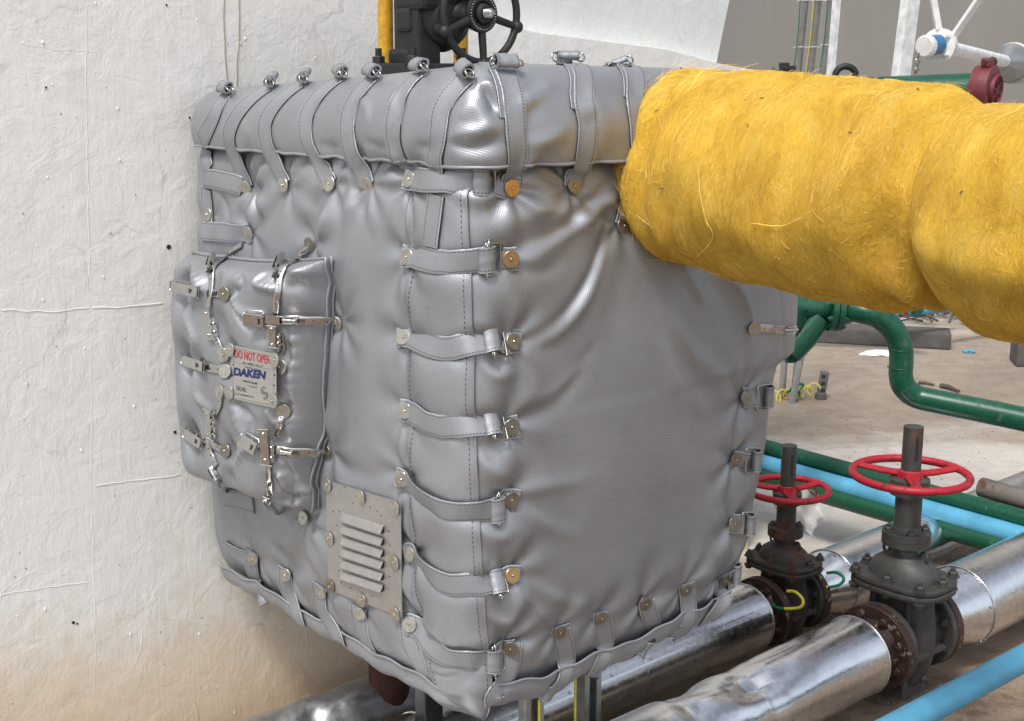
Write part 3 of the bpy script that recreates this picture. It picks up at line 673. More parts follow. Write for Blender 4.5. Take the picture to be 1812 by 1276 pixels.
def washer(px, py, kind, parent, bvh=None, lift=.0068, tilt=True, pos=None, nrm=None, over=None):
    if over is not None:
        bo = BVHTree.FromPolygons([Vector(v) for v in over.v], over.f); d = ray(px, py).normalized(); l1, m1, _, _ = bo.ray_cast(CAM, d)
        if l1 is not None:
            if m1.dot(d) > 0: m1 = -m1
            a1 = Vector(m1)
            for dx, dy in ((7, 0), (-7, 0), (0, 7), (0, -7)):
                l2, m2, _, _ = bo.ray_cast(CAM, ray(px + dx, py + dy).normalized())
                if l2 is not None and abs(m2.dot(d)) > .3: a1 += m2 if m2.dot(d) < 0 else -m2
            pos, nrm, lift = l1, (a1.normalized() + hit(bvh or BVK, px, py)[1] * .5).normalized(), .0022
    if pos is None:
        pos, nrm = hit(bvh or BVK, px, py)
        # average normal nearby
        acc = Vector(nrm) * 1
        for dx, dy in ((9, 0), (-9, 0), (0, 9), (0, -9), (6, 6), (-6, -6)):
            q, nn = hit(bvh or BVK, px + dx, py + dy)
            if (q - pos).length < .05: acc += nn
        nrm = acc.normalized()
    nrm = (nrm + Vector((random.uniform(-.05, .05), random.uniform(-.05, .05), random.uniform(-.05, .05)))).normalized()
    src = WPROTO[kind]; o = src if kind not in WUSED else src.copy()
    if kind in WUSED: link(o)
    WUSED.add(kind)
    q = nrm.to_track_quat('Z', 'Y').to_matrix().to_4x4(); mw = Matrix.Translation(pos + nrm * lift) @ q
    o.parent = parent; o.matrix_parent_inverse = Matrix.Identity(4); o.matrix_basis = wmat(parent).inverted() @ mw
    return o
def H(px, py, b=None): return hit(b or BVK, px, py)[0]
WD = .043
def ringwire(mb, c, ex, ey, n, hw, hh, r=.0021, m=1):
    """rounded rectangular wire ring in the plane ex,ey"""
    pts = []; k = .25
    for sx, sy in ((1, 1), (-1, 1), (-1, -1), (1, -1)):
        for a in range(4):
            t = (a / 3) * math.pi / 2; cx, cy = (hw - .004), (hh - .004)
            base = {(1, 1): 0, (-1, 1): math.pi / 2, (-1, -1): math.pi, (1, -1): 1.5 * math.pi}[(sx, sy)]
            pts.append(c + ex * (sx * cx + .004 * math.cos(base + t)) + ey * (sy * cy + .004 * math.sin(base + t)))
    mb.tube(pts, r, 8, m, closed=True)
def roll(mb, c, axis, n, t, rad, ln, m=0):
    """strap folded round a ring: flattened tube along axis"""
    P = []; K = 18; uv = []
    for i in range(9):
        x = (i / 8 - .5) * ln; fl_ = 1 + .05 * math.cos(i * 1.7)
        P.append([list(c + axis * x + t * (math.cos(a) * rad * 1.15 * fl_) + n * (math.sin(a) * rad * .72 * fl_)) for a in [2 * math.pi * k / K for k in range(K)]])
        uv.append([(x, a * rad) for a in [2 * math.pi * k / K for k in range(K)]])
    G_ = np.array(P); mb.grid(G_, closeu=True, uv=np.array(uv), m=m)
    # inner tube, so the open ends show a fold
    G2 = G_.mean(1, keepdims=True) + (G_ - G_.mean(1, keepdims=True)) * .72; mb.grid(G2, closeu=True, uv=np.array(uv), m=m)
    for e in (0, -1): mb.grid(np.stack([G_[e], G2[e]]), closeu=True, uv=np.stack([np.array(uv)[e]] * 2), m=m)
# lid straps
for k, t in enumerate(TOPS):
    mb = MB(); ctrl = [H(*p) for p in t]
    P, NN, l = ribbon(mb, ctrl, BVK, WD if k != 9 else .045, .004)
    # loose tail of the strap, under and beside it on the lid
    tail = [p + (ctrl[0] - p).normalized() * 0 + (Vector((.010, .004, 0)) if k < 7 else Vector((-.014, -.004, 0))) for p in [ctrl[0], P[len(P) // 6], P[len(P) // 3]] + ([P[len(P) // 2]] if k in (4, 5, 7, 8) else [])]
    ribbon(mb, tail, BVK, .036, .0015, .002)
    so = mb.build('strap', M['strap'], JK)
    # buckle on the crest
    tdir = (P[0] - P[3]).normalized(); nn = (NN[0] * .6 + ZUP * .8).normalized(); side = tdir.cross(nn).normalized(); nn = side.cross(tdir).normalized()
    bk = MB(); c = P[0] + tdir * .010 + nn * .013
    roll(bk, c, side, nn, tdir, .0125, .040)
    for s_ in (-1, 1):
        cc = c + side * s_ * .024 - nn * .003
        bk.torus(cc, (side * .45 + tdir * s_ * .6 + nn * .2), .0085, .0017, 18, 8, 1)
    bk.tube([c - side * .024 - nn * .003, c + side * .024 - nn * .003], .002, 8, 1); bk.build('buckle', [M['strap'], M['steel']], so)
    if TW[k]: washer(t[-1][0], t[-1][1], TW[k], so, over=mb)
# one more buckle behind the insulated pipe on the crest
mb = MB(); c0 = H(1216, 136); roll(mb, c0 + ZUP * .008, U, ZUP, NV, .011, .036); mb.torus(c0 + ZUP * .008 - U * .02, U * .5 + NV, .0085, .0017, 18, 8, 1); mb.build('buckle', [M['strap'], M['steel']], JK)
# corner straps
for (l, r_, w_, k1, k2), mid in zip(CORN, CMID):
    mb = MB(); ctrl = [H(l[0] - 6, l[1] - 1), H(l[0] + 12, l[1] + 1), H((l[0] + mid[0]) / 2 + 4, (l[1] * .45 + mid[1] * .55)), H(*mid), H((mid[0] + r_[0]) / 2, (mid[1] + r_[1]) / 2), H(r_[0] - 2, r_[1])]
    P, NN, ln = ribbon(mb, ctrl, BVK, WD, .010, edgepush=False)
    xe = min(r_[0] + 22, w_[0] - 17); t2 = [H(xe, (r_[1] * .45 + w_[1] * .55)), H(w_[0] - 8, w_[1]), H(w_[0] + 11, w_[1] - 1)]
    ribbon(mb, t2, BVK, WD, .007, edgepush=False)
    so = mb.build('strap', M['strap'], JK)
    bk = MB(); pr, nr = hit(BVK, *r_); nr = NN[-1]; tdir = (P[-1] - P[-4]).normalized(); up = (ZUP - nr * nr.z).normalized()
    c = pr + nr * .013; roll(bk, c, up, nr, tdir, .0130, .043)
    pe = H(xe, (r_[1] * .45 + w_[1] * .55)) + nr * .008; ex = (pe - c).normalized(); dl = (pe - c).length
    ringwire(bk, c + ex * dl * .5 - nr * .0, ex, up, nr, dl * .5 + .003, .0285)
    bk.torus(c + up * .0265 + tdir * .002, ex * .75 + nr * .4, .0075, .0019, 18, 8, 1); bk.torus(c - up * .0265, ex * .75 + nr * .4, .0065, .0019, 18, 8, 1)
    bk.build('buckle', [M['strap'], M['steel']], so); washer(*l, k1, so, over=mb); washer(*w_, k2, so, over=mb)
# right-edge straps
for w_, r_ in EDGE:
    mb = MB(); ribbon(mb, [H(w_[0] - 8, w_[1]), H(w_[0] + 6, w_[1]), H((w_[0] * .45 + r_[0] * .55), (w_[1] + r_[1]) / 2)], BVK, WD, .007, edgepush=False)
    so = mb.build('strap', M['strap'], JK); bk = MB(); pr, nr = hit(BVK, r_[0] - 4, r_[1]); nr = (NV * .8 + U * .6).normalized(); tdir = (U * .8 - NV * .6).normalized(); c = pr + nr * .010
    roll(bk, c, ZUP, nr, tdir, .014, .044); a_ = H(w_[0] * .5 + r_[0] * .5, w_[1]) + NV * .008; ex = (c - a_).normalized(); ringwire(bk, (a_ + c) / 2, ex, ZUP, nr, (c - a_).length / 2 + .006, .0265); bk.build('buckle', [M['strap'], M['steel']], so)
    washer(*w_, 'washd', so, over=mb)
# bottom straps
for k, t in enumerate(BOTS):
    mb = MB(); ctrl = [H(t[0][0], t[0][1] - 12)] + [H(*p) for p in t]; last = ctrl[-1]; ctrl.append(last - ZUP * .012 + (ab(.4, .45, last.z) - last).normalized() * .012)
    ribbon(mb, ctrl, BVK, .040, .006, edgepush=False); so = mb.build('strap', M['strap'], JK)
    if k not in (4, 5, 10): washer(*t[0], ('wash' if k < 5 else 'washd'), so, over=mb)
    elif k == 4: pass
# left-side straps and tabs
for pts, wk in (([(362, 315), (385, 318), (412, 324), (430, 330)], None), ([(360, 409), (395, 411), (448, 413)], (440, 412)), ([(368, 335), (367, 365), (368, 396)], (368, 380)), ([(398, 880), (425, 884), (450, 892)], None), ([(404, 970), (425, 982), (446, 990)], None), ([(774, 345), (768, 390), (764, 436)], None)):
    mb = MB(); ribbon(mb, [H(*p) for p in pts], BVK, WD if pts[0][0] != 368 else .038, .0045); so = mb.build('strap', M['strap'], JK)
    if wk: washer(*wk, 'wash', so, over=mb)
washer(435, 331, 'wash', JK, lift=.012) if False else None
# louvred vent plate
vq = [H(x, y) for x, y in ((577, 850), (709, 890), (711, 1093), (581, 1043))]
Hs = np.array([list(H(x, y)) for x in range(585, 706, 12) for y in range(880, 1060, 15)]); c = Vector(Hs.mean(0)); n_ = Vector(np.linalg.svd(Hs - Hs.mean(0))[2][2]); n_ = n_ if n_.dot(CAM - c) > 0 else -n_
ex = vq[1] - vq[0]; ex = (ex - n_ * ex.dot(n_)).normalized()
lift_ = max((Vector(q) - c).dot(n_) for q in Hs) * .9 + .002
pl_p = c + n_ * lift_
def onpl(px, py, p=None, n=None): return onplane(px, py, p or pl_p, n or n_)
corn = [onpl(x, y) for x, y in ((577, 850), (709, 890), (711, 1093), (581, 1043))]
ey = ((corn[3] - corn[0]) + (corn[2] - corn[1])).normalized()
vp = MB(); vs = corn + [v - n_ * .0018 for v in corn]; vp.add(vs, [(0, 1, 2, 3), (7, 6, 5, 4), (0, 4, 5, 1), (1, 5, 6, 2), (2, 6, 7, 3), (3, 7, 4, 0)], 0, False)
for x, y in ((590, 905), (601, 905), (610, 862), (625, 890), (668, 905), (675, 912), (688, 940), (690, 965), (596, 930), (600, 985), (604, 1030), (660, 1055), (690, 1020), (600, 1010), (655, 898), (620, 1040)):
    p = onpl(x, y); vp.lathe(p, n_, [(0, .0016), (.0005, .0016)], 8, 1)
vpo = vp.build('vent_plate', [M['plate'], M['dark']], JK)
lv0 = (602, 908); 
for i in range(6):
    y0 = 905 + i * 20.6; a = onpl(603, y0); b = onpl(680, y0 + 25); d = ey * .0155 ; mb = MB(); rows = []
    L = (b - a); K = 14
    for j in range(K + 1):
        t = j / K; e = min(1, 14 * t) if j < K else 1; rr = []
        for q in range(7):
            v = q / 6; hgt = .0105 * e * (.15 + .85 * v) * (v > 0); rr.append(list(a + L * t + d * v + n_ * (.0002 + hgt)))
        rows.append(rr)
    mb.grid(np.array(rows), smooth=False)
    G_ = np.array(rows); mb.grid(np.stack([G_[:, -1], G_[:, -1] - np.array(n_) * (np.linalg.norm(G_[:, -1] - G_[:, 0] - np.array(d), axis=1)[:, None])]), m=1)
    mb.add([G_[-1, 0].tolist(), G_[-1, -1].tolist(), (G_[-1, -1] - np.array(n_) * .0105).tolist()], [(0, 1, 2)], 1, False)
    mb.build('louvre', [M['plate'], M['dark']], vpo)
for x, y in LOUV: washer(x, y, random.choice(['wash', 'wash', 'washd']), vpo, pos=onpl(x, y), nrm=n_, lift=.003)
# =================================================================== ACCESS COVER PAD, LATCHES, NAMEPLATE
def onface(px, py, o=0.0): return onplane(px, py, A0 - U * (o + .040), U)      # parallel to the left face, o metres proud of it
TL, TRc, BRc, BL = onface(346, 448, .0), onface(580, 458, .0), onface(553, 902, .0), onface(370, 838, .0)
NP = 130
pq = np.linspace(-1, 1, NP); Pq, Qq = np.meshgrid(pq, pq)      # P across (left..right), Q down
def pad_pos(Pm, Qm, on=1.0):
    a = (Pm + 1) / 2; b = (Qm + 1) / 2
    tl, tr, br, bl = [np.array(v) for v in (TL, TRc, BRc, BL)]
    # dog ears: edges bow inwards between corners
    bow = .012
    X = (tl * ((1 - a) * (1 - b))[..., None] + tr * (a * (1 - b))[..., None] + br * (a * b)[..., None] + bl * ((1 - a) * b)[..., None])
    zed = np.array([0, 0, 1.]); ed_ = -np.array(NV)
    X = X + (bow * (Qm * np.abs(Qm) ** 3) * (1 - Pm ** 2))[..., None] * zed + (bow * .6 * (-Pm * np.abs(Pm) ** 3) * (1 - Qm ** 2))[..., None] * -ed_ * -1
    H_ = .100; ep = np.clip(1 - np.abs(Pm) ** 7, 0, 1) ** .5; eq = np.clip(1 - np.abs(Qm) ** 14, 0, 1) ** .5
    h = H_ * ep * eq * (1 - .18 * (1 - Pm ** 2) * 0)
    return X, h
Xp, hp = pad_pos(Pq, Qq); uD = -np.array(U)
PX0 = Xp + uD * hp[..., None]
bvP0 = tris_bvh([PX0])
def padhit(px, py, b): return np.array(hit(b, px, py)[0])
PD = [((312, 512), .040, .028), ((322, 642), .040, .028), ((330, 776), .036, .028), ((372, 500), .012, .02), ((378, 570), .014, .03), ((400, 625), .020, .022), ((400, 520), .012, .02), ((350, 640), .008, .02), ((403, 657), .014, .022), ((370, 745), .012, .025), ((400, 797), .016, .022), ((375, 800), .010, .02),
      ((400, 850), .014, .02), ((495, 490), .014, .018), ((490, 565), .014, .028), ((455, 565), .008, .02), ((545, 566), .020, .016), ((492, 625), .014, .02), ((505, 728), .012, .02), ((475, 780), .014, .028), ((450, 785), .008, .02), ((530, 798), .018, .016), ((480, 860), .010, .016), ((490, 888), .022, .016), ((500, 460), .012, .015), ((393, 455), .012, .015), ((445, 665), .006, .05), ((510, 878), .012, .010)]
PF = [([(345, 460), (352, 500), (345, 530)], .010, .014), ([(330, 560), (345, 600), (340, 630)], .008, .014), ([(345, 660), (350, 700), (370, 730)], .008, .014), ([(405, 470), (425, 500), (410, 520)], -.006, .010), ([(405, 530), (430, 555), (455, 560)], .008, .010), ([(410, 545), (430, 575), (450, 580)], -.006, .008), ([(470, 480), (455, 500), (480, 510)], .010, .010),
      ([(510, 495), (525, 480), (555, 480)], .010, .012), ([(520, 500), (560, 520), (575, 500)], -.010, .014), ([(515, 580), (520, 680), (512, 760)], .006, .014), ([(560, 590), (575, 650), (568, 700)], -.006, .014), ([(520, 815), (545, 820), (560, 850)], .010, .012), ([(500, 830), (520, 860), (515, 885)], -.010, .008), ([(495, 845), (505, 875), (530, 870)], .009, .008),
      ([(420, 720), (440, 740), (440, 770)], -.006, .012), ([(405, 690), (425, 760), (455, 770)], .005, .016), ([(410, 820), (440, 790), (460, 800)], .006, .012), ([(470, 730), (480, 750), (500, 745)], .005, .008), ([(460, 600), (440, 590), (420, 560)], -.004, .010), ([(560, 720), (575, 745), (566, 770)], -.012, .012)]
dp = np.zeros(Pq.shape)
for (x, y), d_, s_ in PD: dp -= d_ * 1.35 * np.exp(-((PX0 - padhit(x, y, bvP0)) ** 2).sum(-1) / (2 * s_ ** 2))
for pts, h, wd in PF:
    Pp = np.array([list(v) for v in catmull([hit(bvP0, *p)[0] for p in pts], 10)]); best = np.full(Pq.shape, 9.)
    for q in Pp: best = np.minimum(best, np.sqrt(((PX0 - q) ** 2).sum(-1)))
    dp += 1.5 * h * np.exp(-(best / wd) ** 2)
dp += lown(PX0, 1.6, 21) * .007 + lown(PX0, 4, 22) * .002
edge_f = np.clip((1 - np.maximum(np.abs(Pq), np.abs(Qq))) * 12, 0, 1)
PXf = PX0 + (uD * (dp * (.65 + .35 * edge_f))[..., None])
uvp = np.stack([Pq * .22, Qq * .24], -1)
pad = MB().grid(PXf, uv=uvp, flip=False)
# pointed top-left and bottom-left dog ears pull outward with the skirt going back to the jacket
bd = np.concatenate([PXf[0], PXf[1:, -1], PXf[-1, -2::-1], PXf[-2:0:-1, 0]]); ubd = np.concatenate([uvp[0], uvp[1:, -1], uvp[-1, -2::-1], uvp[-2:0:-1, 0]])
bd2 = bd - uD * .035
pad.grid(np.stack([bd, bd2]), closeu=True, uv=np.stack([ubd, ubd + .02]))
pad_o = pad.build('cover_pad', M['cloth'], JK); pad_o['label'] = 'square puffy cover pad held on by steel toggle latches'
fr_ = MB(); cx_ = bd.mean(0)
for dz, rr in ((.003, .0032), (-.010, .0026)):
    ring = []
    for i in range(0, len(bd), 3):
        o_ = bd[i] - cx_; o_ = o_ - uD * (o_ @ uD); o_ /= np.linalg.norm(o_); ring.append(Vector(bd[i] + o_ * .003 + uD * dz + uD * .002 * math.sin(i * .11)))
    fr_.tube(ring, rr, 6, closed=True)
fr_.build('pad_piping', M['strap'], JK)
BVP = tris_bvh([PXf, Bp, Cp[:66], Dp, X2])
def HP(px, py): return hit(BVP, px, py)
def frame(px0, px1, lift):
    """midpoint, direction, side and normal of a fitting lying on the pad between two photo points"""
    a, na = HP(*px0); b, nb = HP(*px1); n = (na + nb).normalized()
    for dx, dy in ((8, 0), (-8, 0), (0, 8), (0, -8)):
        q, nn = HP((px0[0] + px1[0]) / 2 + dx, (px0[1] + px1[1]) / 2 + dy)
        if (q - a).length < .09: n = (n + nn).normalized()
    n = (n * 1 + (CAM - a).normalized() * .5 - U * .6).normalized()
    t = (b - a); n = (n - t * n.dot(t) / t.dot(t)).normalized(); L = t.length; t = t.normalized(); s = n.cross(t)
    top = max(0, max((HP(px0[0] + (px1[0] - px0[0]) * k / 4, px0[1] + (px1[1] - px0[1]) * k / 4)[0] - a).dot(n) for k in range(5)))
    return (a + b) / 2 + n * (lift + top * .5), t, s, n, L
def mat3(t, s, n): return Matrix((t, s, n)).transposed()
def bandpx(mb, pts, w_=.011, off=.004, m=0):
    w_ = w_ * 1.25
    ctrl = [HP(*p)[0] for p in pts]
    P, NN, l = ribbon(mb, ctrl, BVP, w_, off, .0012, max(8, len(pts) * 6), m, edgepush=False)
    for i in range(4, len(P) - 3, 5): mb.lathe(P[i] + NN[i] * .0008, NN[i], [(0, .0016), (.0005, .0016)], 8, 1)
def lever(mb, p0, p1, w_=.017, lift=.010):
    w_ = w_ * 1.2
    c, t, s, n, L = frame(p0, p1, lift); Mx = mat3(t, s, n)
    mb.box(c + n * .004, L * .96, w_, .0016, Mx, 0, .0006)
    for q in (-1, 1): mb.box(c + s * q * (w_ / 2) - n * .001, L * .8, .0013, .010, Mx, 0)
    for q in (-.44, .05, .42): mb.tube([c + t * L * q - s * w_ * .62 - n * .003, c + t * L * q + s * w_ * .62 - n * .003], .0024, 8, 0)
    mb.box(c + t * L * .25 + n * .0050, L * .14, w_ * .42, .0004, Mx, 1); mb.tube([c + t * L * .22 + n * .006 - s * .003, c + t * L * .22 + n * .006 + s * .003], .0014, 6, 0)
    mb.tube([c - t * L * .5 - s * w_ * .5 + n * .001, c - t * L * .54 - s * w_ * .5 + n * .003, c - t * L * .54 + s * w_ * .5 + n * .003, c - t * L * .5 + s * w_ * .5 + n * .001], .0018, 8, 0)
    mb.tube([c - t * L * .45 - n * .006 + s * w_ * .7, c + t * L * .3 - n * .007 + s * w_ * .75, c + t * L * .5 - n * .004 + s * w_ * .2], .0012, 6, 0)
def arm(mb, p0, p1, w_=.011, lift=.012):
    w_ = w_ * 1.25
    """long toggle arm: bent side plates with pivots"""
    c, t, s, n, L = frame(p0, p1, lift); Mx = mat3(t, s, n)
    mb.box(c, L, w_, .0016, Mx, 0, .0006); mb.box(c + s * w_ * .5 - n * .003 + t * L * .08, L * .8, .0014, .009, Mx, 0); mb.box(c + s * w_ * .85 - n * .004 + t * L * .12, L * .62, w_ * .5, .0014, Mx, 0)
    for q, sd_ in ((-.38, 0), (.36, 0), (.0, .85), (.28, .8)):
        mb.lathe(c + t * L * q + s * w_ * sd_ - n * (.002 if sd_ else 0), n, [(0, .0030), (.003, .0030), (.004, .0018)], 10, 0); mb.lathe(c + t * L * q + s * w_ * sd_ + n * (.0022 if sd_ else .0041), n, [(0, .0012), (.0003, .0012)], 8, 1)
    mb.tube([c - t * L * .5 - s * w_ * .7, c - t * L * .5 + s * w_ * .7], .0022, 8); mb.tube([c + t * L * .5 - s * w_ * .4, c + t * L * .53 + s * w_ * .9], .0018, 8)
def screw(mb, p0, p1, lift=.010):
    c, t, s, n, L = frame(p0, p1, lift)
    prof = [(-L * .5, .0028), (-L * .42, .0045), (-L * .1, .0048), (L * .12, .0048), (L * .16, .0036), (L * .3, .0036), (L * .33, .0046), (L * .42, .0046), (L * .5, .002)]
    mb.lathe(c, t, prof, 12, 0)
    for q in (-1, 1): mb.box(c + s * q * .0068 - t * L * .1, L * .6, .0014, .008, mat3(t, s, n), 0)
    mb.box(c - n * .004, L * 1.05, .015, .0012, mat3(t, s, n), 0)
    for k in range(5): mb.box(c + t * (L * .55 + k * .0032) - n * .0015, .0012, .008, .001, mat3(t, s, n), 1)
def tab(mb, px, py, dirpx):
    c, t, s, n, L = frame((px, py), dirpx, .004); a = HP(px, py)[0] + n * .0045
    mb.box(a + t * L * .5, L, .013, .0013, mat3(t, s, n), 0); mb.lathe(a - n * .001, n, [(0, .0128), (.0013, .0128)], 24, 0)
SM = [M['steel'], M['dark']]
LAT = []
def latch(fn, wash, label=None):
    mb = MB(); fn(mb); o = mb.build('toggle_latch', SM, JK)
    if label: o['label'] = label
    for x, y in wash:
        p, n = HP(x, y); n = (n + (CAM - p).normalized() * .1 - U * .3).normalized(); washer(x, y, random.choice(['wash', 'washd']), o, pos=p, nrm=n, lift=.0062)
def f1(mb): bandpx(mb, [(432, 434), (408, 448), (388, 466), (378, 478), (375, 520), (372, 545)], .010, .006); screw(mb, (383, 458), (375, 486), .012); arm(mb, (370, 548), (378, 600), .013); bandpx(mb, [(382, 596), (388, 608), (396, 626)], .010, .004)
def f2(mb): lever(mb, (322, 508), (370, 519)); bandpx(mb, [(368, 518), (385, 519), (398, 520)], .013, .004); tab(mb, 400, 520, (385, 519))
def f3(mb): bandpx(mb, [(552, 436), (535, 452), (510, 470), (497, 490), (492, 530), (490, 555)], .010, .007); screw(mb, (506, 463), (494, 500), .012); arm(mb, (488, 575), (489, 612), .012, .014); bandpx(mb, [(497, 590), (500, 612), (496, 625)], .010, .004)
def f4(mb): lever(mb, (439, 562), (474, 567), .020, .012); bandpx(mb, [(470, 566), (510, 566), (560, 566), (592, 568)], .014, .010); screw(mb, (506, 565), (532, 567), .016); c, t, s, n, L = frame((478, 562), (503, 566), .016); mb.box(c, L, .016, .0016, mat3(t, s, n), 0)
def f5(mb): lever(mb, (334, 637), (372, 650)); bandpx(mb, [(368, 649), (388, 653), (402, 656)], .014, .005); tab(mb, 403, 657, (388, 653))
def f6(mb): bandpx(mb, [(393, 700), (390, 720), (378, 740)], .010, .005); arm(mb, (373, 722), (376, 772), .012, .012); bandpx(mb, [(370, 782), (376, 805), (386, 825)], .010, .006); screw(mb, (377, 824), (390, 850), .009); bandpx(mb, [(390, 850), (402, 868), (418, 880)], .009, .004)
def f7(mb): lever(mb, (338, 768), (368, 788)); bandpx(mb, [(366, 784), (385, 790), (398, 795)], .014, .004); tab(mb, 401, 797, (386, 791))
def f8(mb): lever(mb, (434, 778), (462, 796), .020, .014); bandpx(mb, [(490, 795), (520, 798), (550, 799), (578, 800)], .014, .010); screw(mb, (497, 795), (520, 799), .016)
def f9(mb): bandpx(mb, [(502, 732), (496, 750), (490, 768)], .010, .006); arm(mb, (472, 758), (476, 820), .014, .014); bandpx(mb, [(476, 822), (477, 850), (478, 874)], .011, .006); screw(mb, (475, 874), (494, 900), .010)
def f10(mb): bandpx(mb, [(1338, 580), (1360, 582), (1386, 583)], .015, .005); screw(mb, (1380, 583), (1404, 582), .010); c, t, s, n, L = frame((1366, 582), (1380, 583), .008); mb.box(c, L, .018, .004, mat3(t, s, n), 0, .001)
latch(f1, [(397, 628)]); latch(f2, [(400, 520)]); latch(f3, [(552, 431), (498, 650)]); latch(f4, [(597, 571)]); latch(f5, [(401, 657)]); latch(f6, [(393, 692)]); latch(f7, [(402, 797)]); latch(f8, [(580, 800)]); latch(f9, [(503, 727)]); latch(f10, [(1332, 580)])
washer(541, 916, 'wash', JK); washer(368, 380, 'wash', JK) if False else None
# nameplate
nq = [HP(x, y)[0] for x, y in ((413, 611), (487, 627), (488, 723), (411, 705))]; c = sum(nq, Vector()) / 4
ex = ((nq[1] - nq[0]) + (nq[2] - nq[3])).normalized(); n2 = (-U * .9 + (CAM - c).normalized() * .1 + ex * 0).normalized(); n2 = (n2 - ex * n2.dot(ex)).normalized()
lf = max((HP(x, y)[0] - c).dot(n2) for x in range(415, 487, 9) for y in range(625, 710, 12))
np_p = c + n2 * (max(lf, 0) * 1.0 + .003)
cq = [onplane(x, y, np_p, n2) for x, y in ((413, 611), (488, 627), (489, 723), (411, 705))]
mb = MB(); mb.add(cq + [v - n2 * .0016 for v in cq], [(0, 1, 2, 3), (7, 6, 5, 4), (0, 4, 5, 1), (1, 5, 6, 2), (2, 6, 7, 3), (3, 7, 4, 0)], 0, False)
for x, y in ((419, 665), (420, 645), (486, 664), (485, 682)):
    p = onplane(x - 7 if x < 450 else x, y, np_p, n2); mb.lathe(p, n2, [(0, .0018), (.0008, .0018)], 10, 1)
def pline(mb, a, b, w_, m):
    a = onplane(*a, np_p, n2) + n2 * .0003; b = onplane(*b, np_p, n2) + n2 * .0003; t = (b - a).normalized(); s = n2.cross(t) * w_ / 2; mb.add([a - s, b - s, b + s, a + s], [(0, 1, 2, 3)], m, False)
for a, b in (((418, 617), (481, 630)), ((418, 704), (481, 717)), ((415, 617), (412, 704)), ((484, 630), (483, 717)), ((415, 641), (483, 655))): pline(mb, a, b, .0005, 2)
npo = mb.build('nameplate', [M['nameplate'], M['dark'], M['blk_pr']], JK); npo['label'] = 'steel nameplate reading DO NOT OPEN'
def text_on(txt, px, pyv, hgt, wid, mat, name, parent, bold=0.0, italic=0.0, P0=None, N0=None, EX=None):
    """lettering laid on the plate; px,py = left end of the baseline and right end in photo pixels"""
    P0 = P0 or np_p; N0 = N0 or n2
    a = onplane(*px, P0, N0); b = onplane(*pyv, P0, N0); x = (b - a).normalized(); y = N0.cross(x)
    cu = bpy.data.curves.new('t', 'FONT'); cu.body = txt; cu.size = 1; cu.shear = italic; cu.offset = bold; cu.extrude = .002
    to = bpy.data.objects.new('t', cu); link(to); dg = bpy.context.evaluated_depsgraph_get(); me = bpy.data.meshes.new_from_object(to.evaluated_get(dg)); bpy.data.objects.remove(to)
    co = np.zeros(len(me.vertices) * 3); me.vertices.foreach_get('co', co); co = co.reshape(-1, 3); mn, mx = co.min(0), co.max(0)
    W_ = (b - a).length; sx = W_ / (mx[0] - mn[0]); sy = hgt / (mx[1] - mn[1])
    mw = wmat(parent).inverted(); vs = [mw @ (a + x * ((v[0] - mn[0]) * sx) + y * ((v[1] - mn[1]) * sy) + N0 * (.0004 + .0003 * (v[2] > 0))) for v in co]
    me.vertices.foreach_set('co', np.array([list(v) for v in vs]).ravel()); me.materials.clear(); me.materials.append(mat); me.update(); me.name = name
    o = bpy.data.objects.new(name, me); link(o); o.parent = parent; return o
text_on('DO NOT OPEN', (416, 633), (479, 645), .0165, 0, M['red_pr'], 'warning_lettering', npo, .012)
text_on('DAKEN', (413, 664), (472, 672), .0165, 0, M['blue_pr'], 'brand_lettering', npo, .05, .22)
text_on('TAG NO.', (418, 690), (436, 694), .0085, 0, M['blk_pr'], 'small_lettering', npo, .0)
for a, b, h_ in (((430, 643), (465, 650), .0035), ((431, 650), (463, 657), .003), ((428, 675), (456, 681), .004), ((437, 683), (455, 687), .0022), ((418, 698), (449, 704), .003)):
    mb = MB(); k = 26; A_, B_ = onplane(*a, np_p, n2), onplane(*b, np_p, n2); x = (B_ - A_) / k; y = n2.cross(x.normalized())
    for i in range(k):
        if random.random() < .82: hh = h_ * random.choice((.7, 1, 1)); p = A_ + x * i + n2 * .0004; mb.add([p, p + x * .6, p + x * .6 + y * hh, p + y * hh], [(0, 1, 2, 3)], 0, False)
    q = mb.build('fine_print', M['blk_pr'], npo)
mb = MB(); ec = onplane(468, 695.5, np_p, n2) + n2 * .0004; ey_ = n2.cross(ex)
for s_ in (-1, 1):
    for p0, p1 in (((-.0105, -.003), (-.0105, .007)), ((-.0105, .007), (-.001, .0125)), ((-.001, .0125), (.0045, .0095)), ((-.0068, -.003), (-.0068, .0045)), ((-.0068, .0045), (-.001, .0082))):
        a = ec + ex * p0[0] * s_ + ey_ * p0[1] * s_; b = ec + ex * p1[0] * s_ + ey_ * p1[1] * s_; t = (b - a).normalized(); s2 = n2.cross(t) * .0008; mb.add([a - s2, b - s2, b + s2, a + s2], [(0, 1, 2, 3)], 0, False)
mb.build('emblem', M['blk_pr'], npo); text_on('D', (466.4, 698), (469.8, 698.8), .0062, 0, M['blk_pr'], 'emblem_lettering', npo, .04)
for x, y in ((409, 618), (488, 637), (407, 694), (485, 709)): washer(x, y, 'wash', npo, pos=onplane(x, y, np_p, n2), nrm=n2, lift=.003)
